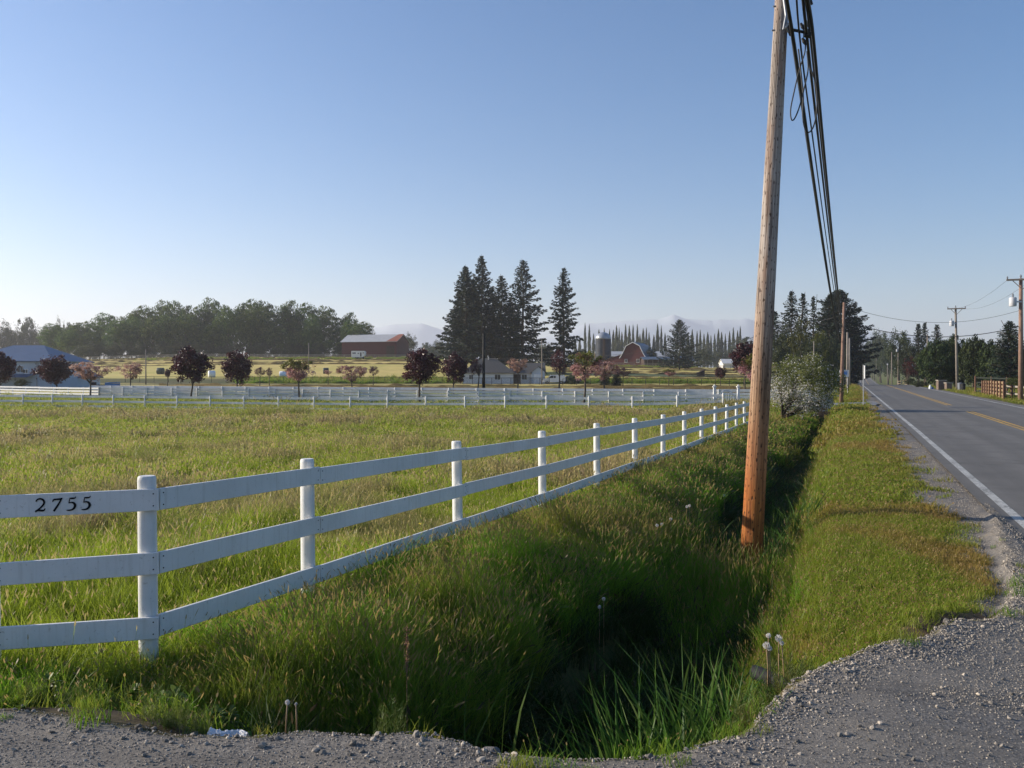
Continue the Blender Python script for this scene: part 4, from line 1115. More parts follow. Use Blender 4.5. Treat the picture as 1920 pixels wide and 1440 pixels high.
r = MB(); r.add([(xg-2.0, -1.0, 2.35), (xg-.05, -1.0, 4.05), (xg-.05, 4.2, 4.05), (xg-2.0, 4.2, 2.35), (xg+1.9, -1.0, 2.35), (xg+1.9, 4.2, 2.35)], [(0, 1, 2, 3), (1, 4, 5, 2)]); r.build('gable_roof', SHINGLE, o)
b = MB(); b.box((xg, -.66, 1.1), (2.0, .1, 2.2)); b.build('garage_door', TRIM, o)
window(o, x0+2.5, 1.6, 1.2, 1.2, yw-.05)
b = MB(); b.box((x0+.9, yw-.06, 1.1), (1.6, .1, 2.2)); b.build('door', DARKWOOD, o)
# van
def van():
    x, y, _ = at(1040, 0, 182); z = g1(x, y)
    o = empty('parked_van', (x, y, z), 'white van parked right of the grey roofed house', 'van', rz=rad(0))
    P = [(-2.5, .45), (2.1, .45), (2.25, .8), (2.2, 1.75), (1.9, 1.98), (-.9, 2.0), (-1.5, 1.3), (-2.35, 1.1), (-2.5, .9)]
    V = [(a, -.95, c) for a, c in P]+[(a, .95, c) for a, c in P]; n = len(P)
    b = MB(); b.add(V, [tuple(range(n)), tuple(range(2*n-1, n-1, -1))]+[(i, n+i, n+(i+1) % n, (i+1) % n) for i in range(n)]); b.build('body', CARPAINT, o)
    b = MB(); b.add([(-1.35, -.97, 1.3), (-.3, -.97, 1.3), (-.3, -.97, 1.8), (-.85, -.97, 1.8)], [(0, 1, 2, 3)]); b.build('side_window', GLASS, o)
    b = MB(); b.box((-.02, -.965, 1.55), (.4, .02, .45)); b.build('side_window', GLASS, o)
    b = MB(); b.add([(-1.52, -.85, 1.33), (-1.52, .85, 1.33), (-.96, .85, 1.93), (-.96, -.85, 1.93)], [(0, 1, 2, 3)]); b.build('windscreen', GLASS, o)
    for a in (-1.65, 1.35):
        for q in (-.85, .85):
            b = MB(); b.tube([(a, q-.1, .36), (a, q+.1, .36)], .36, 16); w = b.build('wheel', TYRE, o)
            b = MB(); b.tube([(a, q-.12, .36), (a, q+.12, .36)], .18, 12); b.build('hub_cap', STEEL, w)
    for q in (-.7, .7):
        b = MB(); b.box((-2.5, q, .95), (.08, .3, .2)); b.build('headlight', GLASS, o)
van()
def pickup():
    x, y, _ = at(1070, 0, 186); z = g1(x, y)
    o = empty('parked_pickup', (x, y, z), 'dark pickup half hidden behind the white van and pink cherry', 'pickup')
    P = [(-2.4, .5), (2.4, .5), (2.4, 1.1), (.6, 1.1), (.5, 1.7), (-.9, 1.7), (-1.4, 1.15), (-2.4, 1.05)]
    V = [(a, -.9, c) for a, c in P]+[(a, .9, c) for a, c in P]; n = len(P)
    b = MB(); b.add(V, [tuple(range(n)), tuple(range(2*n-1, n-1, -1))]+[(i, n+i, n+(i+1) % n, (i+1) % n) for i in range(n)]); b.build('body', mat_simple('dark_blue_car_paint', (.03, .04, .07), .3, .1, 2, 0, .5), o)
    for a in (-1.5, 1.5):
        b = MB(); b.tube([(a, -.95, .38), (a, -.7, .38)], .38, 14); b.build('wheel', TYRE, o)
pickup()
# blue roofed building at the left
o, L = gable_house('blue_roofed_building', 'long pale building with slate blue metal roof at the far left', 'building', -75, 97, 128, 4.2, 2.4, 12, BLUEWALL, BLUEROOF, hip=4.5, over=.4, z=g1(-70, 128))
window(o, L/2-4.7, 2.9, .9, 1.0); window(o, L/2-3.9, 2.6, .7, .6)
b = MB(); b.tube([(L/2-2.2, -.06, 0), (L/2-2.2, -.06, 4.1)], .06, 8); b.build('downpipe', STEEL, o)
r = MB(); r.add([(-L/2, -2.0, 1.7), (L/2-2.6, -2.0, 1.7), (L/2-2.6, -.02, 2.2), (-L/2, -.02, 2.2)], [(0, 1, 2, 3)]); r.build('porch_roof', BLUEROOF, o)
o, L = gable_house('blue_roofed_shed', 'small shed with blue roof just behind the left pink cherry', 'shed', 120, 148, 136, 1.7, 1.7, 7, BLUEWALL, BLUEROOF, hip=1.2, z=g1(-70, 136))
# gambrel barn
def gambrel():
    Y = 340.; x, y, _ = at(1187, 0, Y); z = EYE+(HY-686)/F*Y
    o = empty('gambrel_barn', (x, y, z), 'red gambrel barn with white trim and blue metal roof beside the dark silo', 'barn', rz=rad(-24))
    w = 5.0; P = [(-w, -1), (w, -1), (w, 3.6), (w*.80, 5.0), (w*.52, 7.9), (0, 9.3), (-w*.52, 7.9), (-w*.80, 5.0), (-w, 3.6)]
    D = 16; n = len(P)
    V = [(a, 0, c) for a, c in P]+[(a, D, c) for a, c in P]
    b = MB(); b.add(V, [tuple(range(n)), tuple(range(2*n-1, n-1, -1)), (1, n+1, n+2, 2), (0, 8, n+8, n)]); b.build('wall', REDG, o)
    R = [(w+.45, 3.2), (w*.83+.1, 5.05), (w*.54+.1, 8.05), (0, 9.5), (-w*.54-.1, 8.05), (-w*.83-.1, 5.05), (-w-.45, 3.2)]; n = len(R)
    V = [(a, -.6, c) for a, c in R]+[(a, D+.5, c) for a, c in R]+[(a, -.6, c-.12) for a, c in R]+[(a, D+.5, c-.12) for a, c in R]
    b = MB(); Fs = []
    for i in range(n-1): Fs += [(i, i+1, n+i+1, n+i), (2*n+i, 3*n+i, 3*n+i+1, 2*n+i+1), (i, 2*n+i, 2*n+i+1, i+1)]
    b.add(V, Fs); r = b.build('roof', BLUEROOF2, o)
    b = MB()
    for i in range(n-1): b.beam((R[i][0], -.68, R[i][1]-.12), (R[i+1][0], -.68, R[i+1][1]-.12), .1, .22, up=(0, 0, 1))
    b.build('roof_trim', TRIM, r)
    b = MB(); b.beam((w-.12, -.08, -.9), (w-.12, -.08, 3.4), .3, .14, up=(0, 1, 0)); b.build('corner_trim', TRIM, o)
    for a in (-2.9, 2.0): window(o, a, 2.0, 1.1, 1.3, -.08)
    # lean-to on the left
    b = MB(); b.add([(-w-.02, 0, -1), (-w-7, 0, -1), (-w-7, 0, 2.2), (-w-.02, 0, 4.4), (-w-7, 12, -1), (-w-7, 12, 2.2)], [(0, 3, 2, 1), (1, 2, 5, 4)]); b.build('wall', REDG, o)
    b = MB(); b.add([(-w, -.4, 4.55), (-w-7.4, -.4, 2.25), (-w-7.4, 12.4, 2.25), (-w, 12.4, 4.55)], [(0, 1, 2, 3)]); b.build('lean_to_roof', GREYROOF, o)
gambrel()
def silo():
    Y = 352.; x, y, _ = at(1131, 0, Y); z = g1(x, y)
    o = empty('farm_silo', (x, y, z), 'dark blue grey silo with pale metal dome left of the gambrel barn', 'silo')
    r = 3.25; h = EYE+(HY-636)/F*Y-z
    b = MB(); b.tube([(0, 0, -1), (0, 0, h)], r, 32); b.build('silo_wall', SILO, o, smooth=True, angle=40)
    b = MB(); P = [(0, 0, h+.02)]; R = [r*1.01]
    for k in range(1, 9): a = k/9*1.57; P.append((0, 0, h+.02+2.9*math.sin(a))); R.append(r*math.cos(a)*1.01)
    P.append((0, 0, h+2.95)); R.append(.1); b.tube(P, R, 32); b.build('dome', DOME, o, smooth=True)
    b = MB()
    for k in range(1, 9): b.tube([(r*1.012*math.cos(a), r*1.012*math.sin(a), h*k/9) for a in np.linspace(0, 2*math.pi, 33)], .05, 4)
    b.build('hoop', SILO, o)
    b = MB(); b.box((0, -r-.5, h*.5), (.9, .9, h)); b.build('chute', DARKWOOD, o)
silo()
o, L = gable_house('long_shed', 'long low shed with pale roof behind the gambrel barn', 'shed', 1120, 1262, 385, 3.2, 2.2, 12, DARKWOOD, GREYROOF, z=EYE+(HY-681)/F*385, over=.6)
o, L = gable_house('open_cattle_shed', 'dark low cattle shed right of the gambrel barn', 'shed', 1208, 1262, 330, 2.9, 1.0, 10, DARKWOOD, BLUEROOF2, z=EYE+(HY-688)/F*330, over=.6)
for k in range(5):
    b = MB(); b.box((-L/2+1.2+k*2.1, -.1, 1.2), (.16, .16, 2.9)); b.build('door_post', GREYPOLE, o)
o, L = gable_house('dark_shed', 'small dark shed under the broad spruce', 'shed', 1270, 1300, 330, 2.4, 1.6, 7, DARKWOOD, BLUEROOF2, z=EYE+(HY-688)/F*330)
def leanshed():
    x, y, _ = at(1320, 0, 235); z = g1(x, y)-.1
    o = empty('animal_shelter', (x, y, z), 'little brown animal shelter with sloping roof in the right hay field', 'shelter')
    b = MB(); b.add([(-1.5, 0, 0), (.2, 0, 0), (.2, 0, 1.9), (-1.5, 0, 1.1), (-1.5, 2, 0), (.2, 2, 0), (.2, 2, 1.9), (-1.5, 2, 1.1)], [(0, 1, 2, 3), (5, 4, 7, 6), (4, 0, 3, 7), (1, 5, 6, 2)]); b.build('wall', DARKWOOD, o)
    b = MB(); b.beam((-1.75, 1, 1.05), (.4, 1, 2.05), 2.4, .08); b.build('roof', BROWNWOOD, o)
leanshed()
o, L = gable_house('far_white_house', 'tiny white roofed house among the trees behind the small red maple', 'house', 1356, 1374, 400, 2.2, 2.0, 8, WHITEWALL, WHITEWALL, z=EYE+(HY-690)/F*400)
# bales
def bale(px, Y, r, L, mat, label, rz=0):
    x, y, _ = at(px, 0, Y); z = g1(x, y)
    b = MB(); n = 20
    b.tube([(-L/2, 0, 0), (-L/2+.06, 0, 0), (L/2-.06, 0, 0), (L/2, 0, 0)], [r*.92, r, r, r*.92], n)
    o = b.build('round_bale', mat, None, (x, y, z+r*.93), smooth=True, angle=50, label=label, cat='bale', group='bales in the hay field'); o.rotation_euler.z = rz
bale(301, 232, .9, 1.7, BALE, 'dark wrapped bale in the left hay field near the thin pole', 0)
bale(611, 236, .85, 1.45, BALE, 'round dark bale below the white trailer', .3)
bale(397, 205, .85, 1.5, WRAP, 'white wrapped bale right of the tallest left maple', .5)
bale(531, 200, .85, 1.7, WRAP, 'white wrapped bale beside the green topped cherry', .2)
x, y, _ = at(211, 0, 120)
b = MB(); b.box((0, 0, .45), (1.6, 1.2, .9)); b.beam((-.8, 0, .95), (.8, 0, 1.05), 1.2, .12)
b.build('tarp_covered_crate', BLUEP, None, (x, y, g1(x, y)), label='bright blue tarp covered crate between the two left pink cherries', cat='crate')
def wagon():
    x, y, _ = at(190, 0, 122); z = g1(x, y)
    o = empty('flat_wagon', (x, y, z), 'low dark farm wagon left of the blue tarp covered crate', 'wagon')
    b = MB(); b.box((0, 0, .6), (2.3, 1.5, .2)); b.box((-1.1, 0, .85), (.08, 1.5, .4)); b.build('platform', DARKWOOD, o)
    for a in (-.7, .7):
        b = MB(); b.tube([(a, -.8, .28), (a, -.65, .28)], .28, 12); b.build('wheel', TYRE, o)
wagon()
# windrows of cut hay
def windrows():
    rng = np.random.RandomState(8); V = []; Q = []; n0 = 0
    def row(fy, pxa, pxb, w, h):
        nonlocal n0
        X0 = (pxa-960)/F*fy(pxa); X1 = (pxb-960)/F*fy(pxb)
        xs = np.arange(X0, X1, .8); px = np.linspace(pxa, pxb, len(xs))
        ys = np.array([fy(p) for p in px]); xs = (px-960)/F*ys
        ys = ys+(fbm(xs*.05, ys*.01+fy(0)*.1, 2)-.5)*2.2
        hh = h*np.clip(1.9*fbm(xs*.45, ys*.3, 3)-.35, .02, 1.3)
        gz = ground(xs, ys)
        prof = [(-1, -.05), (-.6, .55), (-.15, 1), (.35, .8), (.8, .3), (1, -.05)]
        A = np.array([[(xs[i]+rng.normal()*.1, ys[i]+a*w, gz[i]+b*hh[i]+(rng.normal()*.05*hh[i] if b > 0 else 0)) for a, b in prof] for i in range(len(xs))])
        m = len(prof); I = np.arange(len(xs)*m).reshape(-1, m)+n0
        Q.append(np.stack([I[:-1, :-1], I[1:, :-1], I[1:, 1:], I[:-1, 1:]], -1).reshape(-1, 4)); V.append(A.reshape(-1, 3)); n0 += A.size//3
    for Y in list(np.arange(281, 330, 8.5)):
        row(lambda p, Y=Y: Y+4*math.sin(p*.006+Y), 140, 800, .75, .6)
    for Y in (215, 224, 233): row(lambda p, Y=Y: Y+3*math.sin(p*.005), 1130, 1560, .6, .32)
    for Y in list(np.arange(246, 325, 14)): row(lambda p, Y=Y: Y+4*math.sin(p*.006+Y), 1060, 1560, .75, .5)
    for Y, a, b in ((100, 330, 830), (108, 560, 1440), (116, 700, 1440), (124, 200, 1440), (137, 480, 1440), (150, 300, 1440)):
        row(lambda p, Y=Y: Y+2*math.sin(p*.008+Y)+(520-p)*.02*(p < 520), a, b, .7, .42)
    link('cut_hay_rows', fastmesh('cut_hay_rows', np.concatenate(V), np.concatenate(Q), [HAYM], smooth=True), kind='stuff')
windrows()
# mountains
def mountains():
    m = NT('haze_pale_mountain'); n = m.noise(m.coord(pos=True), .004, 5, .6)
    m.bsdf(m.ramp(n, [(.35, (.42, .48, .51)), (.65, (.45, .51, .54))]), .95)  # pale bluish colour adds distance haze to the rock
    def ridge(name, Y, pts, label):
        pts = np.array(pts, float); px = np.linspace(pts[0, 0], pts[-1, 0], 260)
        y = np.interp(px, pts[:, 0], pts[:, 1])+(fbm(px*.06, px*0+Y, 4)-.5)*4
        X = (px-960)/F*Y; Z = EYE+(HY-y)/F*Y
        rows = []
        for k, (dy, f) in enumerate(((-420, 0), (-300, .28), (-180, .55), (-80, .82), (0, 1), (120, .8), (380, 0))):
            jit = 0
            rows.append(np.stack([X, np.full_like(X, Y+dy), -6+(Z+6)*np.clip(f+jit, 0, 1)], 1))
        V = np.stack(rows, 1).reshape(-1, 3); I = np.arange(len(V)).reshape(-1, 7)
        q = np.stack([I[:-1, :-1], I[1:, :-1], I[1:, 1:], I[:-1, 1:]], -1).reshape(-1, 4)
        link(name, fastmesh(name, V, q, [m.m], smooth=True), kind='structure')
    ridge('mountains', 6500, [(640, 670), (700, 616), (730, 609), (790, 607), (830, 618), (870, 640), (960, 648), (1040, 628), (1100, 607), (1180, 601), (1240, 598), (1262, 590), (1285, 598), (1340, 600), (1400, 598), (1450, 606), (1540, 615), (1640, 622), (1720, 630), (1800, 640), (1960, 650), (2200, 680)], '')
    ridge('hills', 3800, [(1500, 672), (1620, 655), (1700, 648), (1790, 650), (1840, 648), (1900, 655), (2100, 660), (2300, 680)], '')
mountains()
# ---------------------------------------------------------------- poles and cables
def lean_pole():
    Y = 12.0
    xb, yb, zb = (1404.5-960)/F*Y, Y, -.95
    zbp = zb-.55
    x1 = (1465-960)/F*Y; z1 = EYE+(HY-0)/F*Y
    d = Vector((x1-xb, 0.10, z1-(EYE-(1030-HY)/F*Y))).normalized()
    o = empty('utility_pole', (xb, yb, zb), 'leaning brown wooden utility pole standing in the ditch in the foreground', 'utility pole')
    b = MB(); n = 48; H = 9.6; NS = 60; V = []; uv = []
    base = Vector((0, 0, -.55)); ex = Vector((1, 0, 0)); ex = (ex-d*ex.dot(d)).normalized(); ey = d.cross(ex)
    off = Vector((0, 0, 0))
    for i in range(NS+1):
        L = H*i/NS; r = .156-(.156-.097)*min(1, L/8.2)
        for k in range(n):
            a = 2*math.pi*k/n
            q = r*(1+.012*math.sin(4*a+L*.7)+.010*(vnoise(np.array(a*2.5), np.array(L*1.7))-.5)*2)
            V.append(base+d*L+ex*math.cos(a)*q+ey*math.sin(a)*q); uv.append((a*.14, L-.55))
    Fs = [(i*n+k, i*n+(k+1) % n, (i+1)*n+(k+1) % n, (i+1)*n+k) for i in range(NS) for k in range(n)]
    Fs.append(tuple(NS*n+k for k in range(n)))
    b.add(V, Fs, 0, uv)
    me = b.mesh('pole', POLE, smooth=True)
    l = me.uv_layers[0].data
    for p in me.polygons:   # close the seam of the wrap
        if len(p.vertices) > 4: continue
        us = [l[i].uv[0] for i in p.loop_indices]
        if max(us)-min(us) > .4:
            for i in p.loop_indices:
                if l[i].uv[0] < .2: l[i].uv[0] += 2*math.pi*.14
    link('shaft', me, o)
    def P(z): return base+d*((z-zbp)/d.z)
    # hardware on the right side, near the top of the view
    W0 = Vector((xb, yb, zb))
    def w(px, py, dy=0): return Vector(at(px, py, Y+dy))-W0
    b = MB(); b.tube([w(1476, 54), w(1516, 62)], .022, 8); b.tube([w(1476, 48), w(1484, 66)], .03, 8); b.box(tuple(w(1512, 62)), (.07, .07, .10)); b.box(tuple(w(1516, 66, .05)), (.05, .09, .05))
    b.build('cable_bracket', CABLE, o)
    b = MB(); b.tube([w(1470, 0), w(1474, 30, -.1), (w(1469, 56, -.13))], .018, 6); b.tube([w(1478, 44, -.12), w(1473, 52, -.16), w(1478, 60, -.12)], .014, 6); b.build('ground_wire', STEEL, o)
    b = MB(); b.tube([w(1455, 12), w(1449.5, 12)], .012, 6); b.tube([w(1453, 57), w(1447, 57)], .012, 6); b.build('bolt', STEEL, o)
    for px, py in ((1508, 78), (1519, 2), (1513, 44), (1505, 50)):
        b = MB(); c = w(px, py, .15); b.tube([c+Vector((-.03, 0, .05)), c, c+Vector((.03, 0, -.05))], [.016, .03, .016], 8); b.build('cable_clamp', CABLE, o)
lean_pole()
def curve_tube(name, P, r, mat, label, cat='cable', group=None, n=8, dens=10):
    D = []
    for i in range(len(P)-1):
        p0, p1, p2, p3 = (Vector(P[max(i-1, 0)]), Vector(P[i]), Vector(P[i+1]), Vector(P[min(i+2, len(P)-1)]))
        for k in range(dens):
            t = k/dens
            D.append(.5*((2*p1)+(p2-p0)*t+(2*p0-5*p1+4*p2-p3)*t*t+(3*p1-p0-3*p2+p3)*t**3))
    D.append(Vector(P[-1])); o = D[0]
    b = MB(); b.tube([p-o for p in D], r, n)
    return b.build(name, mat, None, o, smooth=True, label=label, cat=cat, group=group)
GC = 'black cables strung from the leaning pole'
def span(A, B, sag, n=16):
    A = Vector(A); B = Vector(B)
    return [A.lerp(B, k/n)-Vector((0, 0, sag*4*(k/n)*(1-k/n))) for k in range(n+1)]
# attach depth 12 m; other end on the red-brown pole at 60 m
P2 = Vector(at(1577, 640, 60.0))
def cable(px0, py0, B, r, sag, lab, pre):
    A = Vector(at(px0, py0, 12.2))
    pts = [Vector(at(a, b_, 12.2-c)) for a, b_, c in pre]+span(A, B, sag, 12)
    curve_tube('overhead_cable', pts, r, CABLE, lab, 'cable', GC, 8, 5)
cable(1489, 84, P2+Vector((-.1, 0, 0)), .026, .32, 'thickest black cable, leftmost of the bundle right of the pole', [(1440, -330, 4.5), (1466, -60, 1.6)])
cable(1484, 60, P2+Vector((-.12, 0, .08)), .020, .50, 'black cable lying against the leftmost one', [(1450, -330, 4.5), (1472, -40, 1.5)])
cable(1501, 84, P2+Vector((.08, 0, .5)), .013, .55, 'thin wavy cable in the middle of the bundle', [(1470, -320, 4.4), (1491, -40, 1.4)])
cable(1514, 78, P2+Vector((.05, 0, .75)), .021, .38, 'black cable second from the right in the bundle', [(1480, -320, 4.4), (1502, -40, 1.4)])
cable(1524, 62, P2+Vector((.1, 0, 1.0)), .024, .34, 'rightmost black cable of the bundle', [(1485, -330, 4.4), (1511, -30, 1.4)])
cable(1519, 66, P2+Vector((.1, 0, .85)), .015, .42, 'thin cable lying inside the rightmost one', [(1485, -330, 4.4), (1508, -30, 1.4)])
def lp(pts, r, lab):
    curve_tube('cable_loop', [at(a, b, 12.15+c) for a, b, c in pts], r, CABLE, lab, 'cable loop', 'slack cable loops under the bracket', 8, 8)
lp([(1510, 76, 0), (1509, 98, .02), (1499, 130, .05), (1489, 172, .05), (1482.5, 205, .04), (1484, 224, 0), (1490, 222, -.03), (1499, 200, -.04), (1508, 165, -.03), (1515, 130, 0), (1513, 96, 0)], .0095, 'left hanging loop of slack black cable')
lp([(1516, 118, .1), (1530, 160, .12), (1531.5, 205, .1), (1526, 235, .06), (1517, 248, 0), (1509, 240, -.03), (1505, 215, -.03), (1506, 180, 0), (1500, 120, 0), (1497, 92, 0)], .0105, 'right hanging loop of slack black cable, the lower one')
def bent_pole(px, Yd, yt, label, r=.13, mat=GREYPOLE, group=None, tilt=0, arm=None, can=None, z0=None, name='utility_pole', cat='utility pole'):
    x, y, _ = at(px, 0, Yd); z = g1(x, y); zt = EYE+(HY-yt)/F*Yd; H = zt-z
    o = empty(name, (x, y, z), label, cat, group)
    b = MB(); b.tube([(0, 0, -.3), (tilt*.5, 0, H*.5), (tilt, 0, H)], [r, r*.85, r*.68], 14); s = b.build('shaft', mat, o, smooth=True)
    if arm:
        L, dz = arm; c = -ST
        b = MB(); ax = Vector((CT, -ST, 0))
        A = Vector((tilt, -r-.05, H-dz))
        b.beam(A-ax*L/2, A+ax*L/2, .11, .13)
        b.beam(A-ax*L*.3+Vector((0, 0, -.07)), Vector((tilt, -r-.02, H-dz-.7)), .03, .05); b.beam(A+ax*L*.3+Vector((0, 0, -.07)), Vector((tilt, -r-.02, H-dz-.7)), .03, .05)
        ca = b.build('cross_arm', GREYPOLE, o)
        for q in (-.47, .47):
            b = MB(); p = A+ax*L*q; b.tube([p+Vector((0, 0, .05)), p+Vector((0, 0, .15)), p+Vector((0, 0, .2)), p+Vector((0, 0, .27))], [.03, .06, .05, .02], 8); b.build('insulator', GREENP, ca)
        b = MB(); b.tube([(tilt, 0, H), (tilt, 0, H+.15), (tilt, 0, H+.28)], [.03, .07, .02], 8); b.build('insulator', GREENP, o)
    if can:
        dx, dz, rr, hh = can
        b = MB(); b.tube([(tilt+dx, -.1, H-dz-hh), (tilt+dx, -.1, H-dz-hh+.05), (tilt+dx, -.1, H-dz-.05), (tilt+dx, -.1, H-dz)], [rr*.9, rr, rr, rr*.85], 18); b.beam((tilt+dx, -.1, H-dz-.3), (tilt, -.1, H-dz-.3), .08, .1)
        t = b.build('transformer', mat_simple('pale_transformer_paint', (.50, .51, .53), .45, .08, 3, .05), o, smooth=True, angle=40)
        b = MB(); b.tube([(tilt+dx, -.1, H-dz-.01), (tilt+dx, -.1, H-dz+.2), (tilt+dx, -.1, H-dz+.3)], [.05, .06, .02], 8); b.build('bushing', GREENP, t)
    return o, Vector((x, y, z)), H
REDPOLE = mat_simple('red_brown_pole_wood', (.24, .15, .11), .85, .35, 5, .5)
bent_pole(1577, 60, 567, 'red brown utility pole with peeling wood standing by the side drive', .14, REDPOLE, tilt=.22)
bent_pole(1589, 95, 623, 'grey pole just beyond the red brown one', .16, GREYPOLE)
bent_pole(1593, 120, 634, 'farther grey pole beside the nearer grey one', .15, GREYPOLE)
bent_pole(1526, 110, 640, 'thin pale pole behind the apple tree', .09, GREYPOLE)
bent_pole(907, 88, 625, 'dark utility post in front of the grey roofed house', .16, DARKPOLE)
bent_pole(1016, 176, 638, 'thin grey pole between the two fir groups', .14, GREYPOLE)
bent_pole(273.5, 170, 655, 'thin dark pole at the left edge of the hay field', .13, GREYPOLE)
bent_pole(579, 240, 643, 'thin grey pole in the hay field left of the red barn', .15, GREYPOLE)
RA = bent_pole(1914, 60, 522, 'utility pole with cross arm and transformer at the right edge of the view', .17, REDPOLE, arm=(2.0, .10), can=(-.62, 1.35, .24, .62))
RB = bent_pole(1795, 98, 577, 'utility pole with cross arm and transformer before the hedge', .16, GREYPOLE, tilt=-.2, arm=(1.9, .12), can=(-.5, 1.5, .24, .62))
bent_pole(1739, 135, 628, 'grey pole partly hidden by the left end of the hedge', .15, GREYPOLE)
bent_pole(1684, 210, 655, 'roadside pole with pale lamp box beyond the hedge', .14, GREYPOLE, can=(-.35, 0, .2, .6))
bent_pole(1672, 215, 660, 'plain grey pole next to the one with the lamp box', .16, GREYPOLE)
bent_pole(1664, 300, 682, 'short far pole with pale lamp box right of the road', .14, GREYPOLE, can=(0, 0, .2, .5))
bent_pole(1643, 420, 668, 'thin far pole among the hazy trees along the road', .14, GREYPOLE)
# overhead lines
WIREM = CABLE
def wire(A, B, sag, r, lab, grp='thin overhead wires'):
    curve_tube('overhead_wire', span(A, B, sag, 14), r, WIREM, lab, 'wire', grp, 6, 2)
wire(at(1577, 571, 60), at(1912, 582, 60), 1.05, .012, 'upper thin wire crossing the road between the red brown pole and the right pole')
wire(at(1577, 600, 60), at(1912, 612, 60), .95, .026, 'lower thick wire crossing the road between the red brown pole and the right pole')
wire(at(1577, 592, 60), at(1016, 686, 176), 1.5, .02, 'upper wire running from the red brown pole towards the grey house')
wire(at(1577, 602, 60), at(907, 672, 88), .9, .012, 'lower wire running from the red brown pole to the dark post')
wire(at(1890, 524, 60), at(1778, 579, 98), .6, .008, 'faint wire between the two cross arm poles, left side')
wire(at(1935, 524, 60), at(1812, 579, 98), .6, .008, 'faint wire between the two cross arm poles, right side')
wire(at(1914, 560, 60), at(1912, 600, 60), .35, .012, 'drooping wire below the right transformer')
wire(at(1016, 642, 176), at(907, 648, 88), .6, .016, 'wire from the thin grey pole to the dark post')
# sign post, seen edge-on
def signpost():
    x, y, _ = at(1619, 0, 47.); z = g1(x, y); H = EYE+(HY-684)/F*47-z
    o = empty('road_sign', (x, y, z), 'thin metal road sign seen edge-on at the left verge', 'sign')
    b = MB(); b.tube([(0, 0, -.2), (0, 0, H)], .028, 8); b.build('post', STEEL, o)
    m = Matrix.Translation((.10, .02, H-.42)) @ Matrix.Rotation(rad(-4), 4, 'Z') @ Matrix.Rotation(0, 4, 'Y')
    b = MB(); d = Vector((ST, CT, 0)); sdv = Vector((CT, -ST, 0))
    M = Matrix.Translation(Vector((.0, 0, H-.40))+sdv*.06) @ Matrix.Rotation(-TH+rad(2.5), 4, 'Z')
    b.box((0, 0, 0), (.018, .62, .72), M=M); b.build('sign_plate', TRIM, o)
signpost()
def bluesign():
    x, y, _ = at(1582.5, 0, 75.); z = g1(x, y)
    o = empty('driveway_sign', (x, y, z), 'small white framed sign with blue panel between the roadside poles', 'sign')
    H = EYE+(HY-694)/F*75-z
    for dx in (-.32, .32):
        b = MB(); b.tube([(dx, 0, -.1), (dx, 0, H)], .03, 6); b.build('post', STEEL, o)
    b = MB(); b.box((0, -.05, H-.28), (.8, .04, .6)); p = b.build('sign_plate', TRIM, o)
    b = MB(); b.box((0, -.075, H-.26), (.5, .02, .3)); b.build('blue_panel', mat_simple('sign_blue', (.10, .25, .55), .5, .1, 5, 0), p)
bluesign()
# brown and bare-wood rail fences on the right
def rf(name, label, A, B, n, h, rails, mp, mr, rw=.13, pw=.07, ext=0, thick=.04):
    D = ((B[0]-A[0])/n, (B[1]-A[1])/n)
    return long_fence(name, label, A, D, 0, n, h, rails, mp, mr, rw, pw, wob=.02, square=True, thick=thick)
A = at(1829, 0, 84.)[:2]; B = at(1878, 0, 63.)[:2]
rf('wooden_fence', 'close posted wooden fence with pale rails running towards the transformer pole', at(1842, 0, 80.)[:2], at(1882, 0, 62.5)[:2], 8, 1.35, (1.22, .93, .64, .35, .1), BROWNWOOD, TANWOOD, .17)
rf('wooden_fence', 'wooden fence with two pale rails, square to the road behind the close posted one', at(1829, 0, 82.)[:2], at(1888, 0, 86)[:2], 2, 1.75, (1.6, 1.15, .7, .3), BROWNWOOD, TANWOOD, .14)
rf('wooden_fence', 'dark wooden fence with grey posts at the foot of the right pole', at(1884, 0, 64.)[:2], at(1925, 0, 60.)[:2], 3, 1.1, (1.0, .45), BROWNWOOD, GREYWOOD, .13, thick=.035)
rf('wooden_fence', 'pale split rail fence far along the right side of the road', at(1684, 0, 176.)[:2], at(1704, 0, 150.)[:2], 3, 1.35, (1.2, .75, .35), GREYWOOD, TANWOOD, .16)
def stones(px, Y, w, h, lab):
    x, y, _ = at(px, 0, Y); z = g1(x, y); b = MB(); rng = random.Random(int(px))
    o = empty('stone_pillar', (x, y, z), lab, 'pillar')
    b.box((0, 0, h/2-.1), (w, .5, h+.2)); b.build('base', STONEP, o); b = MB(); b.box((0, 0, h+.06), (w+.12, .62, .1)); b.build('cap', GREYWOOD, o)
stones(1765, 96, .9, 1.0, 'squat brown stone gate pillar left of the near transformer pole')
stones(1778, 95, .6, .75, 'small pillar next to the squat brown gate pillar')
def bin_(px, Y, h, r, lab, mat):
    x, y, _ = at(px, 0, Y); z = g1(x, y); o = empty('dustbin', (x, y, z), lab, 'bin')
    b = MB(); b.tube([(0, 0, 0), (0, 0, h)], [r*.85, r], 14); b.build('body', mat, o, smooth=True, angle=40)
    b = MB(); b.tube([(0, 0, h+.005), (0, 0, h+.05), (0, 0, h+.10)], [r*1.08, r*1.05, r*.4], 14); b.build('lid', mat, o, smooth=True, angle=40)
bin_(1800, 94, .85, .26, 'grey dustbin at the foot of the near transformer pole', GREENP)
bin_(1806, 93.5, .8, .24, 'darker dustbin right beside the grey one', TYRE)
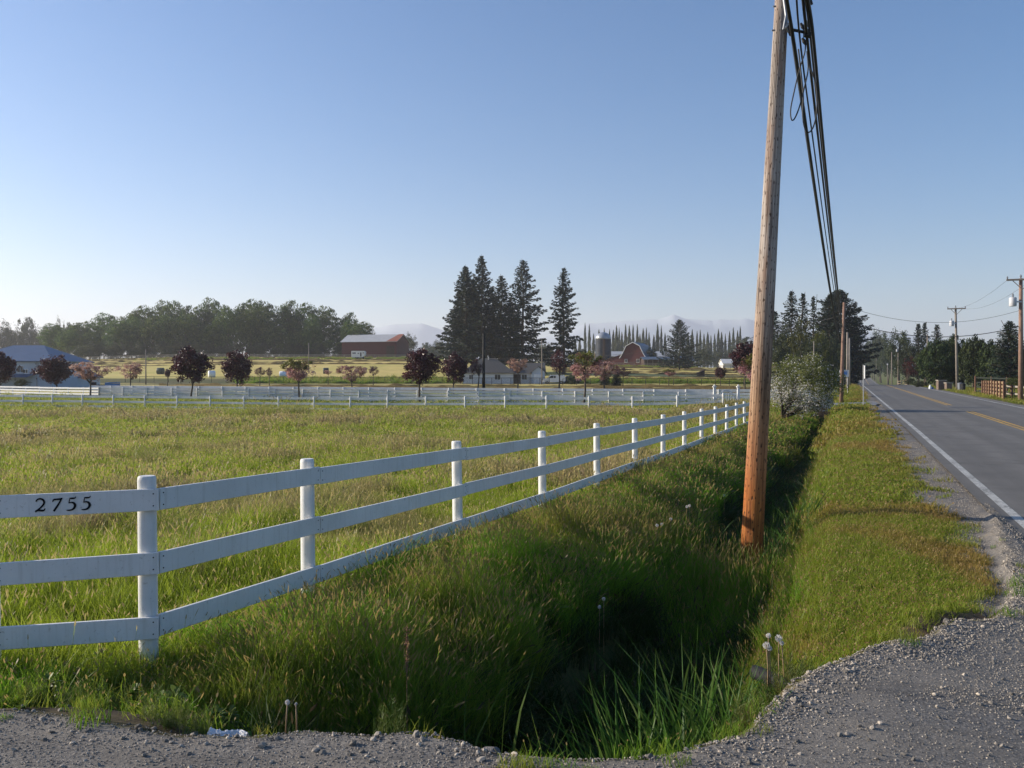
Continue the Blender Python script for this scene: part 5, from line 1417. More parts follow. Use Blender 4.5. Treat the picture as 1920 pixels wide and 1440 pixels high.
def hydrant():
    x, y, _ = at(1744, 0, 98); z = g1(x, y); o = empty('bin_bag', (x, y, z), 'small white and blue bag on the ground right of the road', 'bag')
    b = MB(); b.tube([(0, 0, 0), (0, 0, .15), (0, 0, .4), (0, 0, .55)], [.13, .17, .13, .03], 10); b.build('bag_body', WRAP, o, smooth=True)
    b = MB(); b.tube([(.24, 0, 0), (.24, 0, .2), (.24, 0, .3)], [.14, .15, .03], 8); b.build('blue_corner', BLUEP, o, smooth=True)
hydrant()
# far cars on the road
def car(px, Y, mat, lab):
    x, y, _ = at(px, 0, Y); z = float(zroad(ts(x, y)[1])); o = empty('distant_car', (x, y, z+.02), lab, 'car', rz=-TH)
    P = [(-.85, .35), (.85, .35), (.85, .95), (.62, 1.45), (-.62, 1.45), (-.85, .95)]
    V = [(a, -2.1 if c < 1.2 else -1.2, c) for a, c in P]+[(a, 2.1 if c < 1.2 else 1.0, c) for a, c in P]; n = 6
    b = MB(); b.add(V, [tuple(range(n)), tuple(range(2*n-1, n-1, -1))]+[(i, n+i, n+(i+1) % n, (i+1) % n) for i in range(n)]); b.build('body', mat, o)
    for a in (-.75, .75):
        for q in (-1.3, 1.3):
            b = MB(); b.tube([(a-.1, q, .32), (a+.1, q, .32)], .32, 12); b.build('wheel', TYRE, o)
    b = MB(); b.box((0, -1.72, 1.17), (1.1, .5, .3)); b.build('rear_window', GLASS, o)
car(1622.5, 900, TYRE, 'dark car far away on the rising road')
# culvert pipe end by the dandelions
x, y, z = at(1494, 1240, 5.15)
b = MB(); n = 20; r0, r1, L = .045, .040, .35
V = []
for (yy, rr) in ((0, r0), (L, r0), (L, r1), (0, r1)):
    for k in range(n): a = 2*math.pi*k/n; V.append((rr*math.cos(a), yy, rr*math.sin(a)))
b.add(V, [(j*n+k, j*n+(k+1) % n, ((j+1) % 4)*n+(k+1) % n, ((j+1) % 4)*n+k) for j in range(4) for k in range(n)])
cp = b.build('drain_pipe', TYRE, None, (x, y, g1(x, y)+.05), smooth=True, angle=40, label='small black plastic drain pipe mouth beside the dandelion clocks', cat='pipe'); cp.rotation_euler.z = .5
# ---------------------------------------------------------------- grass, weeds, gravel (geometry nodes scatter)
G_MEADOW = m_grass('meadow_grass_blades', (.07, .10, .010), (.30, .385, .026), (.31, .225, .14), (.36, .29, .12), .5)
G_TALL = m_grass('tall_verge_grass', (.016, .032, .004), (.155, .32, .018), (.30, .25, .05), (.30, .22, .08), .52)  # blade roots coloured extra dark to stand in for deep shade
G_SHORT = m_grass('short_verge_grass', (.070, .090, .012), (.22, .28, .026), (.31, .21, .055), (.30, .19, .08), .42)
G_DITCH = m_grass('shaded_ditch_grass', (.006, .012, .003), (.035, .075, .010), (.06, .06, .02), (.08, .06, .03), .3)  # near-black blade colours carry the shade of the ditch
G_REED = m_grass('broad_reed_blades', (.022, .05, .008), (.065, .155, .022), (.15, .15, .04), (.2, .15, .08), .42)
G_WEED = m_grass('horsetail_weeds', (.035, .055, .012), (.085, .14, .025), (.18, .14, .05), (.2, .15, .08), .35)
G_BROAD = m_grass('broad_weed_leaves', (.035, .07, .012), (.09, .17, .025), (.22, .20, .05), (.2, .15, .08), .35)
def tuft(name, seed, n, rad_, h, w, mat, bendf=.35, seedfrac=0, segs=3, wid_fn=None, hvar=.35, lean=0, seedw=2.2, sl=.16):
    rng = np.random.RandomState(seed)
    V = []; Q = []; T3 = []; tip = []; sd = []; hv = []
    for i in range(n):
        r = rad_*math.sqrt(rng.rand()); a = rng.uniform(0, 6.28)
        x, y = r*math.cos(a), r*math.sin(a); H = h*rng.uniform(1-hvar, 1+hvar*.5)
        az = rng.uniform(0, 6.28); bx, by = math.cos(az), math.sin(az)
        bd = bendf*H*rng.uniform(.2, 1.3); fa = rng.uniform(0, 6.28); fx, fy = math.cos(fa), math.sin(fa)
        isseed = rng.rand() < seedfrac; ww = w*rng.uniform(.7, 1.3)*(.5 if isseed else 1); hh = rng.rand()
        if isseed: H *= 1.25
        n0 = len(V); pts = []
        for k in range(segs+1):
            f = k/segs; wd = ww*(1-f*f*.9) if k < segs else 0
            if isseed: wd = ww*.8
            cx = x+bx*bd*f*f+lean*H*f; cy = y+by*bd*f*f; cz = H*(f-.18*bendf*f*f)-.02
            if k < segs or isseed:
                V += [(cx-fx*wd/2, cy-fy*wd/2, cz), (cx+fx*wd/2, cy+fy*wd/2, cz)]; tip += [f, f]; sd += [0, 0]; hv += [hh, hh]
            else:
                V.append((cx, cy, cz)); tip.append(1); sd.append(0); hv.append(hh)
        m = segs if isseed else segs-1
        for k in range(m): Q.append((n0+2*k, n0+2*k+1, n0+2*k+3, n0+2*k+2))
        if not isseed: T3.append((n0+2*m, n0+2*m+1, n0+2*m+2))
        else:
            L = sl*h*rng.uniform(.7, 1.4); dx = bx*bd*1.6/H*L; dy = by*bd*1.6/H*L; s = len(V); q = ww*seedw*1.6
            for f, g in ((0, .3), (.3, 1), (.7, .8), (1, .1)):
                V += [(cx+dx*f-fx*q*g/2, cy+dy*f-fy*q*g/2, cz+L*f*.9), (cx+dx*f+fx*q*g/2, cy+dy*f+fy*q*g/2, cz+L*f*.9)]; tip += [1, 1]; sd += [1, 1]; hv += [hh, hh]
            for k in range(3): Q.append((s+2*k, s+2*k+1, s+2*k+3, s+2*k+2))
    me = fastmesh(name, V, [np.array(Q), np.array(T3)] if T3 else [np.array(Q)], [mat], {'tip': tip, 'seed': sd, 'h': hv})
    return bpy.data.objects.new(name, me)
def leafy(name, seed, n, r, L, w, mat, up=.6):
    rng = np.random.RandomState(seed); V = []; Q = []; tip = []; hv = []
    for i in range(n):
        az = rng.uniform(0, 6.28); el = rng.uniform(.15, 1)*up; l = L*rng.uniform(.6, 1.2); dx, dy = math.cos(az), math.sin(az)
        s = len(V); ww = w*rng.uniform(.7, 1.2); h = rng.rand(); bz = rng.uniform(0, r)
        for f, g in ((0, .15), (.25, .55), (.55, 1), (.85, .7), (1, .05)):
            cx = dx*l*f*math.cos(el); cy = dy*l*f*math.cos(el); cz = bz+l*(f*math.sin(el)-.35*f*f*(1-el*.4))
            V += [(cx-dy*ww*g/2, cy+dx*ww*g/2, cz+.12*ww*g), (cx, cy, cz), (cx+dy*ww*g/2, cy-dx*ww*g/2, cz+.12*ww*g)]
            tip += [f]*3; hv += [h]*3
        for k in range(4):
            a = s+3*k; Q += [(a, a+1, a+4, a+3), (a+1, a+2, a+5, a+4)]
    me = fastmesh(name, V, np.array(Q), [mat], {'tip': tip, 'seed': [0]*len(V), 'h': hv}, smooth=True)
    return bpy.data.objects.new(name, me)
def horsetail(name, seed, n, rad_, h, mat):
    rng = np.random.RandomState(seed); V = []; Q = []; tip = []; hv = []
    for i in range(n):
        r = rad_*math.sqrt(rng.rand()); a = rng.uniform(0, 6.28); x, y = r*math.cos(a), r*math.sin(a); H = h*rng.uniform(.6, 1.15); hh = rng.rand()
        lx, ly = rng.normal()*.12*H, rng.normal()*.12*H
        def strip(p, q, w):
            s = len(V); f = rng.uniform(0, 6.28); fx, fy = math.cos(f)*w/2, math.sin(f)*w/2
            V.extend([(p[0]-fx, p[1]-fy, p[2]), (p[0]+fx, p[1]+fy, p[2]), (q[0]+fx*.3, q[1]+fy*.3, q[2]), (q[0]-fx*.3, q[1]-fy*.3, q[2])])
            Q.append((s, s+1, s+2, s+3)); tip.extend([.5, .5, 1, 1]); hv.extend([hh]*4)
        strip((x, y, 0), (x+lx, y+ly, H), .004)
        for k in range(9):
            f = .15+.8*k/9
            for q in range(4):
                a2 = rng.uniform(0, 6.28); l = H*.30*(1-f*.75)
                p = (x+lx*f, y+ly*f, H*f); strip(p, (p[0]+math.cos(a2)*l*.6, p[1]+math.sin(a2)*l*.6, p[2]+l*.75), .0035)
    me = fastmesh(name, V, np.array(Q), [mat], {'tip': tip, 'seed': [0]*len(V), 'h': hv})
    return bpy.data.objects.new(name, me)
def scatter(name, P, rz, sc, dry, pick, tufts, tilt=.12, kind='stuff', sz=None):
    n = len(P); rng = np.random.RandomState(n % 9999)
    me = fastmesh(name, P, [np.zeros((0, 3), int)] if False else [], [], {'rz': rz, 'sc': sc, 'dry': dry}) if False else bpy.data.meshes.new(name)
    me.vertices.add(n); me.vertices.foreach_set('co', np.asarray(P, np.float32).ravel())
    for k, v in (('dry', dry), ('sx', sc), ('sz', sc if sz is None else sz)):
        a = me.attributes.new(k, 'FLOAT', 'POINT'); a.data.foreach_set('value', np.asarray(v, np.float32))
    a = me.attributes.new('pick', 'INT', 'POINT'); a.data.foreach_set('value', np.asarray(pick, np.int32))
    R = np.stack([rng.normal(size=n)*tilt, rng.normal(size=n)*tilt, rz], 1)
    a = me.attributes.new('rot', 'FLOAT_VECTOR', 'POINT'); a.data.foreach_set('vector', R.astype(np.float32).ravel())
    S = np.stack([sc, sc, sc if sz is None else sz], 1)
    a = me.attributes.new('scl', 'FLOAT_VECTOR', 'POINT'); a.data.foreach_set('vector', S.astype(np.float32).ravel())
    o = link(name, me, kind=kind)
    g = bpy.data.node_groups.new(name, 'GeometryNodeTree')
    g.interface.new_socket('Geometry', in_out='INPUT', socket_type='NodeSocketGeometry')
    g.interface.new_socket('Geometry', in_out='OUTPUT', socket_type='NodeSocketGeometry')
    N = g.nodes.new; gi = N('NodeGroupInput'); go = N('NodeGroupOutput')
    iop = N('GeometryNodeInstanceOnPoints'); jn = N('GeometryNodeJoinGeometry')
    for t in reversed(tufts):
        oi = N('GeometryNodeObjectInfo'); oi.inputs['Object'].default_value = t
        gti = N('GeometryNodeGeometryToInstance'); g.links.new(oi.outputs['Geometry'], gti.inputs[0]); g.links.new(gti.outputs[0], jn.inputs[0])
    def at_(nm, ty):
        q = N('GeometryNodeInputNamedAttribute'); q.data_type = ty; q.inputs['Name'].default_value = nm; return q.outputs[0]
    g.links.new(gi.outputs[0], iop.inputs['Points']); g.links.new(jn.outputs[0], iop.inputs['Instance'])
    iop.inputs['Pick Instance'].default_value = True
    g.links.new(at_('pick', 'INT'), iop.inputs['Instance Index'])
    e2r = N('FunctionNodeEulerToRotation'); g.links.new(at_('rot', 'FLOAT_VECTOR'), e2r.inputs[0]); g.links.new(e2r.outputs[0], iop.inputs['Rotation'])
    g.links.new(at_('scl', 'FLOAT_VECTOR'), iop.inputs['Scale'])
    g.links.new(iop.outputs[0], go.inputs[0])
    md = o.modifiers.new('scatter', 'NODES'); md.node_group = g
    return o
R = np.random.RandomState(77)
def jitter_area(x0, x1, y0, y1, dens):
    n = int((x1-x0)*(y1-y0)*dens); return R.uniform(x0, x1, n), R.uniform(y0, y1, n)
def in_view(X, Y, m=90):
    px = 960+F*X/np.maximum(Y, .1); return (px > -m) & (px < 1920+m) & (Y > 2.5)
def cut_pole(X, Y, r=.17): return np.hypot(X-3.33, Y-12) > r
# meadow ---------------------------------------------------------
meadow = [tuft('grass_tuft', 100+i, 60, .17, .27, .007, G_MEADOW, .55, .06) for i in range(4)]
meadow_m = [tuft('grass_tuft', 110+i, 80, .30, .26, .014, G_MEADOW, .5, .12, 2) for i in range(3)]
meadow_f = [tuft('grass_tuft', 120+i, 120, .75, .24, .034, G_MEADOW, .5, .2, 2) for i in range(3)]
parts = {}
def meadow_pts():
    out = []
    for lod, (y0, y1, dens) in enumerate(((4.1, 15, 42), (15, 32, 15), (32, 60, 5.0))):
        x0 = -.66*y1-1; x1 = .35*y1
        X, Y = jitter_area(x0, x1, y0, y1, dens)
        t, s = ts(X, Y); d = dedge(X, Y)
        k = in_view(X, Y) & (t < -4.05) & (d > .95)
        # far fence limits the meadow
        X, Y, t = X[k], Y[k], t[k]
        p1 = fbm(X*.34+5, Y*.22+2, 5); p2 = fbm(X*.9, Y*.6, 3)
        dry = np.clip(sstep(.51, .61, p1)*.80+sstep(.58, .75, p2)*.25-.20, 0, .85)
        sc = .75+.7*p2*sstep(.3, .7, p1)+R.uniform(-.12, .2, len(X))
        sz = sc*(1+.35*sstep(.55, .7, p2)); sz = sz*np.where(Y > 32, .85, 1)
        out.append((X, Y, dry, sc, sz))
    return out
mp = meadow_pts()
_leafy_fix = None
def put(name, X, Y, dry, sc, tufts, sz=None, dz=0, tilt=.2):
    Z = ground(X, Y)+dz
    return scatter(name, np.stack([X, Y, Z], 1), R.uniform(0, 6.28, len(X)), sc, dry, R.randint(0, len(tufts), len(X)), tufts, tilt, sz=sz)
for (X, Y, dry, sc, sz), tf in zip(mp, (meadow, meadow_m, meadow_f)):
    put('meadow_grass', X, Y, dry, sc, tf, sz)
# dark coarse tussocks in the meadow
tus = [tuft('grass_tussock', 130+i, 230, .30, .42, .009, G_MEADOW, .9, .1, 3) for i in range(3)]
X, Y = jitter_area(-34, 16, 5.5, 56, .24); t, s = ts(X, Y); k = in_view(X, Y) & (t < -5.2) & (fbm(X*.3, Y*.3+9, 3) > .5)
X, Y = X[k], Y[k]
ntu = len(X)
X = np.append(X, [-17.4+i*.55 for i in range(9)]+[-3.0, -1.5, -6.2]); Y = np.append(Y, [53+.3*(i % 3) for i in range(9)]+[9.5, 13.5, 9.0])
put('grass_tussocks', X, Y, R.uniform(.0, .6, len(X)), R.uniform(.7, 1.5, len(X))*(1+.9*((np.arange(len(X)) >= ntu) & (np.arange(len(X)) < ntu+9))), tus)
# lawn beyond the far fence, and unmown strips
far = [tuft('grass_tuft', 140+i, 120, .9, .14, .045, G_MEADOW, .5, .05, 2) for i in range(2)]
X, Y = jitter_area(-60, 24, 56, 100, 1.5); t, s = ts(X, Y); q = drive_dist(X, Y); k = in_view(X, Y) & (t < -4) & (q > 3)
put('lawn_grass', X[k], Y[k], fbm(X[k]*.1, Y[k]*.2)*.4, R.uniform(.8, 1.3, k.sum()), far)
rough = [tuft('grass_tuft', 150+i, 160, 1.0, .5, .06, G_TALL, .6, .1, 2) for i in range(2)]
X, Y = jitter_area(-80, 55, 186, 199, .9); px = 960+F*X/Y; k = (px > 440) & (px < 1440) & ((px < 850) | (px > 1050))
put('unmown_grass_bank', X[k], Y[k], R.uniform(.1, .5, k.sum()), R.uniform(.7, 1.4, k.sum()), rough)
X, Y = jitter_area(-140, 70, 316, 323, .35); px = 960+F*X/Y; k = (px > 120) & (px < 1440)
put('unmown_grass_bank', X[k], Y[k], R.uniform(.1, .5, k.sum()), R.uniform(.7, 1.3, k.sum()), rough)
# tall verge between the fence and the ditch ---------------------
tall = [tuft('tall_grass_tuft', 200+i, 78, .15, .50, .0060, G_TALL, .42, .17, 4, sl=.12, seedw=1.7) for i in range(5)]
tall_m = [tuft('tall_grass_tuft', 210+i, 90, .26, .46, .012, G_TALL, .42, .2, 3, sl=.12, seedw=1.6) for i in range(3)]
tall_f = [tuft('tall_grass_tuft', 220+i, 110, .55, .42, .03, G_TALL, .42, .3, 2, sl=.13) for i in range(3)]
def verge_pts(t0, t1, s0, s1, dens):
    n = int((t1-t0)*(s1-s0)*dens); t = R.uniform(t0, t1, n); s = R.uniform(s0, s1, n)
    X, Y = xy(t+bend(s), s); return t, s, X, Y
for s0, s1, dens, tf in ((2.2, 13, 88, tall), (13, 26, 34, tall_m), (26, 56, 11, tall_f)):
    t, s, X, Y = verge_pts(-4.45, -1.95, s0, s1, dens)
    d = dedge(X, Y); k = in_view(X, Y, 140) & (d > .85+.3*(t < -3)) & cut_pole(X, Y) & (drive_dist(X, Y) > 5.5) & (t < -2.42-.42*sstep(9.5, 6.5, s)+.5*fbm(s*.9, t*0+4, 3))
    t, s, X, Y, d = t[k], s[k], X[k], Y[k], d[k]
    p = fbm(X*.6+3, Y*.45, 4)
    dry = np.clip(sstep(-2.6, -3.8, t)*.15+sstep(.47, .61, p)*.6+sstep(7.5, 11, s)*.32-.24, 0, .85)
    green = sstep(.60, .70, fbm(X*.8+20, Y*.6+7, 3)); dry = dry*(1-green)
    sc = np.clip(.45+1.15*fbm(X*1.6, Y*1.6, 4), .5, 1.45)*np.interp(d, [.8, 2.0], [.5, 1])
    sz = sc*np.interp(t, [-4.4, -3.95, -3.3, -2.2, -.7], [.42, .55, .9, .75, .6])*np.interp(s, [2, 8, 20, 50], [1.0, .95, .8, .7])
    put('tall_verge_grass', X, Y, dry, sc, tf, sz, tilt=.22)
bw = [leafy('broad_weed', 360+i, 22, .10, .26, .075, G_BROAD, 1.1) for i in range(3)]
t, s, X, Y = verge_pts(-3.6, -2.4, 5.2, 16, 1.8); k = in_view(X, Y) & (dedge(X, Y) > .8)
put('broad_weeds', X[k], Y[k], R.uniform(0, .3, k.sum()), R.uniform(.5, .9, k.sum()), bw, dz=.12)
# low growth by the gravel at the left
low = [tuft('low_grass_tuft', 240+i, 45, .12, .13, .006, G_TALL, .6, .1, 3) for i in range(3)]
X, Y = jitter_area(-4.2, 1.2, 3.6, 5.7, 75); d = dedge(X, Y); k = (d > .02) & (d < 1.35) & (R.rand(len(X)) < sstep(0, .6, d)*.9+.08) & in_view(X, Y)
X, Y, d = X[k], Y[k], d[k]
put('low_grass', X, Y, np.clip(fbm(X*1.3, Y*1.3, 3)*1.6-.45, 0, .9), R.uniform(.6, 1.4, len(X))*np.interp(d, [0, 1], [.7, 1.15]), low)
X, Y = jitter_area(-3.2, 5.5, 3.4, 9.5, 26); d = dedge(X, Y); t, s = ts(X, Y); k = (d > -.22) & (d < .3) & in_view(X, Y) & (t < 1.6) & (fbm(X*3, Y*3, 3) > .54)
put('low_grass', X[k], Y[k], R.uniform(0, .6, k.sum()), R.uniform(.3, .8, k.sum()), low)
# short mown verge by the road ------------------------------------
short = [tuft('short_grass_tuft', 260+i, 46, .10, .072, .0055, G_SHORT, .7, .08, 2) for i in range(4)]
short_m = [tuft('short_grass_tuft', 270+i, 70, .20, .075, .012, G_SHORT, .7, .08, 2) for i in range(3)]
short_f = [tuft('short_grass_tuft', 280+i, 90, .5, .08, .03, G_SHORT, .7, .06, 2) for i in range(2)]
for s0, s1, dens, tf in ((4.4, 13, 210, short), (13, 27, 62, short_m), (27, 140, 8, short_f)):
    t, s, X, Y = verge_pts(-.8, 1.55, s0, s1, dens); d = dedge(X, Y); q = drive_dist(X, Y)
    wob = (fbm(X*1.1, Y*1.1, 3)-.5)*.8; thin = sstep(1.25, .55, t+wob*1.2-.5*sstep(15, 9, s))
    edge = sstep(.34, .62, d+(fbm(X*3, Y*3, 2)-.5)*.25)
    k = in_view(X, Y, 140) & (R.rand(len(X)) < thin*edge+.035*(d > .3)) & (q > 4.4)
    t, s, X, Y = t[k], s[k], X[k], Y[k]
    red = sstep(.5, .64, fbm(X*.9+40, Y*.5, 4))*.75+sstep(.6, 1.2, t)*.32+sstep(14, 22, s)*sstep(.2, 1.0, t)*.4
    grn = sstep(.56, .68, fbm(X*.7+9, Y*.7+50, 3))
    dry = np.clip(red*(1-grn*.8)-.08, 0, .95)
    hz = 1+1.3*sstep(.1, -.7, t)+.4*R.rand(len(t))
    put('short_verge_grass', X, Y, dry, R.uniform(.8, 1.3, len(X)), tf, hz, tilt=.2)
# longer grass along the ditch rim
t, s, X, Y = verge_pts(-.9, -.35, 4.6, 30, 26); d = dedge(X, Y); k = in_view(X, Y) & (d > .55)
put('tall_verge_grass', X[k], Y[k], np.clip(fbm(X[k]*.8, Y[k]*.8, 3)*1.5-.35, 0, .9), R.uniform(.5, .8, k.sum()), tall, R.uniform(.32, .60, k.sum()))
# right side verge
for a, b, s0, s1, dens in ((9.9, 24, 48, 140, 2.2),):
    t, s, X, Y = verge_pts(a, b, s0, s1, dens); k = in_view(X, Y)
    put('short_verge_grass', X[k], Y[k], R.uniform(.0, .5, k.sum()), R.uniform(.8, 1.4, k.sum()), short_f, R.uniform(.8, 2., k.sum()))
t = np.minimum(R.normal(-1.5, .4, 170), -.95); s = R.normal(11.0, .8, 170); X, Y = xy(t, s); k = cut_pole(X, Y, .2)
put('ditch_grass', X[k], Y[k], R.uniform(0, .3, k.sum()), R.uniform(.9, 1.2, k.sum()), tall, R.uniform(.9, 1.35, k.sum()), tilt=.15)
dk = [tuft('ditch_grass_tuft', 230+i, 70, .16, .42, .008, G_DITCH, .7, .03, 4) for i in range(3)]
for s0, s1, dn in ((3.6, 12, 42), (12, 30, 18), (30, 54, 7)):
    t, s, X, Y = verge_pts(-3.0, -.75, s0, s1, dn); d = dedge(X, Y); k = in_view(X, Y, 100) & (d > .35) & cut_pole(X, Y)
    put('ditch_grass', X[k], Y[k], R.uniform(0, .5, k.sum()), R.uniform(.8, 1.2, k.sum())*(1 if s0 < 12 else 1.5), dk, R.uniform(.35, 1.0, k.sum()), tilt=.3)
# sparse dim growth on the ditch floor and its right bank
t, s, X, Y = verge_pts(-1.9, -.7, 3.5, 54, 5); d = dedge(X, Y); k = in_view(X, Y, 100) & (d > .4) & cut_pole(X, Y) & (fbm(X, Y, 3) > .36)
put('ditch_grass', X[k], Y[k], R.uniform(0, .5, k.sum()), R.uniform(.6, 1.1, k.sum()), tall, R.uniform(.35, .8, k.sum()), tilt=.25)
# bright reeds in the ditch ---------------------------------------
reed = [tuft('reed_clump', 300+i, 22, .12, .62, .015, G_REED, .5, 0, 5, hvar=.45) for i in range(4)]
sp = []
for (px, py, h, n, spx, spd) in ((1130, 1405, .9, 5, .15, .25), (1210, 1400, 1.0, 7, .2, .3), (1290, 1400, 1, 9, .24, .35), (1365, 1370, .85, 6, .16, .35), (960, 1400, .7, 2, .1, .1)):
    Yc = 4.75 if px > 1000 else 4.7; xc = (px-960)/F*Yc
    for i in range(n): sp.append((xc+R.normal()*spx, Yc+R.normal()*spd*.8, R.uniform(.6, 1.1)*h))
for i in range(16): sp.append((1.35+R.normal()*.28, 5.3+R.normal()*.45, R.uniform(.6, 1.05)))
for i in range(46):
    t = R.normal(-1.15, .3); s = R.normal(13.3, 1.0); X, Y = xy(t, s); sp.append((X, Y, R.uniform(.9, 1.5)))
for i in range(36):
    t = R.normal(-1.4, .25); s = R.normal(20, 1.6); X, Y = xy(t, s); sp.append((X, Y, R.uniform(.6, .95)))
for i in range(14):
    t = R.normal(-2.6, .5); s = R.normal(7.6, .8); X, Y = xy(t, s); sp.append((X, Y, R.uniform(.6, .85)))
for i in range(14):
    t = R.normal(-3.2, .4); s = R.normal(6.2, .8); X, Y = xy(t, s); sp.append((X, Y, R.uniform(.5, .75)))
sp = np.array(sp); k = (dedge(sp[:, 0], sp[:, 1]) > .22) & cut_pole(sp[:, 0], sp[:, 1], .25); sp = sp[k]
gz = ground(sp[:, 0], sp[:, 1]); topz = np.where(sp[:, 1] < 6.5, -.42+.40*sp[:, 2]+R.normal(size=len(sp))*.05, gz+.6*sp[:, 2])
sp[:, 2] = np.clip((topz-gz)/.62, .35, 1.9)
put('ditch_reeds', sp[:, 0], sp[:, 1], R.uniform(0, .35, len(sp)), sp[:, 2], reed)
# horsetail weeds along the gravel edge ---------------------------
ht = [horsetail('horsetail_clump', 320+i, 16, .09, .24, G_WEED) for i in range(3)]
sp = []
for (x, y, n, sx, sy, h) in ((-1.4, 4.4, 9, .25, .12, .8), (-1.55, 4.02, 6, .10, .05, .5), (-.45, 4.15, 10, .18, .12, .9), (-.1, 4.05, 6, .12, .08, .8), (.28, 4.0, 6, .12, .08, .9), (1.14, 3.95, 7, .07, .09, .75), (1.22, 4.35, 6, .05, .10, 1), (-2.2, 4.5, 9, .35, .15, .75), (-3, 4.6, 8, .4, .15, .7), (1.75, 5.3, 9, .08, .2, 1.1), (1.62, 5.0, 5, .06, .1, 1.)):
    for i in range(n): sp.append((x+R.normal()*sx, y+R.normal()*sy, h*R.uniform(.6, 1.2)))
sp = np.array(sp); sp = sp[dedge(sp[:, 0], sp[:, 1]) > -.04]
put('horsetail_weeds', sp[:, 0], sp[:, 1], R.uniform(0, .5, len(sp)), sp[:, 2], ht)
lf = [leafy('leafy_weed', 340+i, 16, .02, .12, .035, G_BROAD, .8) for i in range(3)]
bram = [leafy('bramble_sprig', 350+i, 70, .16, .065, .024, G_BROAD, 1.0) for i in range(3)]
sp = [(-1.62, 4.02), (-1.52, 3.98), (-1.1, 3.97), (-1.02, 4.02), (-.95, 3.98), (-1.06, 4.06), (-2.7, 4.35), (-2.4, 4.2), (-3.0, 4.5), (3.2, 6.6), (2.9, 6.4), (2.1, 5.6), (4.4, 9.2), (4.5, 8.8), (1.9, 5.2), (1.5, 5.0), (-.55, 4.0), (.2, 4.3), (3.6, 7.3), (4.1, 8.1), (4.8, 9.9), (1.66, 5.15), (1.75, 5.2), (2.4, 5.9)]
sp += [(R.uniform(2.2, 5.2), R.uniform(7, 12)) for i in range(26)]
sp = np.array(sp); tt = ts(sp[:, 0], sp[:, 1])[0]; sp = sp[(tt > -.9) & (tt < 1.3) | (sp[:, 1] < 6)]
put('leafy_weeds', sp[:, 0], sp[:, 1], R.uniform(0, .3, len(sp)), R.uniform(.3, .65, len(sp)), lf)
sp = [(-1.35+R.normal()*.25, 4.62+R.normal()*.12) for i in range(14)]+[(-.5+R.normal()*.12, 4.3+R.normal()*.08) for i in range(4)]+[(-2.0+R.normal()*.4, 4.75+R.normal()*.1) for i in range(6)]+[xy(-1.0+R.normal()*.15, 14+R.normal()*.8) for i in range(8)]+[xy(-1.6+R.normal()*.2, 26+R.normal()*3) for i in range(14)]
sp = np.array(sp); put('bramble_sprigs', sp[:, 0], sp[:, 1], R.uniform(0, .4, len(sp)), R.uniform(.7, 1.3, len(sp)), bram)
# buttercups, tiny yellow dots
yf = NT('yellow_petals'); yf.bsdf((.75, .55, .03), .5)
def flower():
    V = []; Q = []; rng = np.random.RandomState(1)
    for i in range(6):
        x, y, z = rng.uniform(-.2, .2), rng.uniform(-.2, .2), rng.uniform(.25, .38); r = .011
        s = len(V); V += [(x-r, y, z), (x, y-r, z+.004), (x+r, y, z), (x, y+r, z+.004)]; Q.append((s, s+1, s+2, s+3))
    me = fastmesh('buttercup', V, np.array(Q), [yf.m]); return bpy.data.objects.new('buttercup', me)
X, Y = jitter_area(-9, 6, 6, 18, .35); t, s = ts(X, Y); k = in_view(X, Y) & (t < -4.6)
put('buttercups', X[k], Y[k], X[k]*0, R.uniform(.8, 1.2, k.sum()), [flower()])
# gravel stones ----------------------------------------------------
def stone(seed, mat):
    rng = np.random.RandomState(seed)
    ph = (1+5**.5)/2
    v = np.array([(-1, ph, 0), (1, ph, 0), (-1, -ph, 0), (1, -ph, 0), (0, -1, ph), (0, 1, ph), (0, -1, -ph), (0, 1, -ph), (ph, 0, -1), (ph, 0, 1), (-ph, 0, -1), (-ph, 0, 1)])/1.9
    f = [(0, 11, 5), (0, 5, 1), (0, 1, 7), (0, 7, 10), (0, 10, 11), (1, 5, 9), (5, 11, 4), (11, 10, 2), (10, 7, 6), (7, 1, 8), (3, 9, 4), (3, 4, 2), (3, 2, 6), (3, 6, 8), (3, 8, 9), (4, 9, 5), (2, 4, 11), (6, 2, 10), (8, 6, 7), (9, 8, 1)]
    v = v*rng.uniform(.7, 1.3, (12, 1))*np.array([1, .8, .6]); me = fastmesh('stone', v, np.array(f), [mat]); return bpy.data.objects.new('gravel_stone', me)
gs = NT('loose_gravel_stone'); oi = gs.attr('dry', True)
gs.bsdf(gs.ramp(oi, [(0, (.11, .10, .087)), (.45, (.25, .222, .187)), (.8, (.40, .345, .28)), (1, (.56, .48, .38))]), .9)
st = [stone(i, gs.m) for i in range(6)]
def stones_at(name, X, Y, size, dz=0):
    Z = ground(X, Y)+size*.18
    scatter(name, np.stack([X, Y, Z], 1), R.uniform(0, 6.28, len(X)), size, R.rand(len(X))**1.2, R.randint(0, 6, len(X)), st, .6)
X, Y = jitter_area(-3.0, 6.0, 3.15, 8.5, 4600); d = dedge(X, Y); t, s = ts(X, Y)
near_b = np.exp(-(d/.35)**2)
k = in_view(X, Y, 30) & ((d < .07) | ((t > 1.15) & (d < 1.3))) & (t < 2.05) & (R.rand(len(X)) < (.32+1.1*sstep(.38, .62, fbm(X*1.1, Y*1.6, 3))*.75+.6*near_b)*np.interp(Y, [3.5, 8], [1, .45]))
X, Y, d = X[k], Y[k], d[k]
sz = .0027+.0038*R.rand(len(X))**2+.012*(R.rand(len(X)) < .035)*R.rand(len(X))**1.5+.005*(np.abs(d) < .3)*R.rand(len(X))**2*(X > .8)
stones_at('gravel', X, Y, sz)
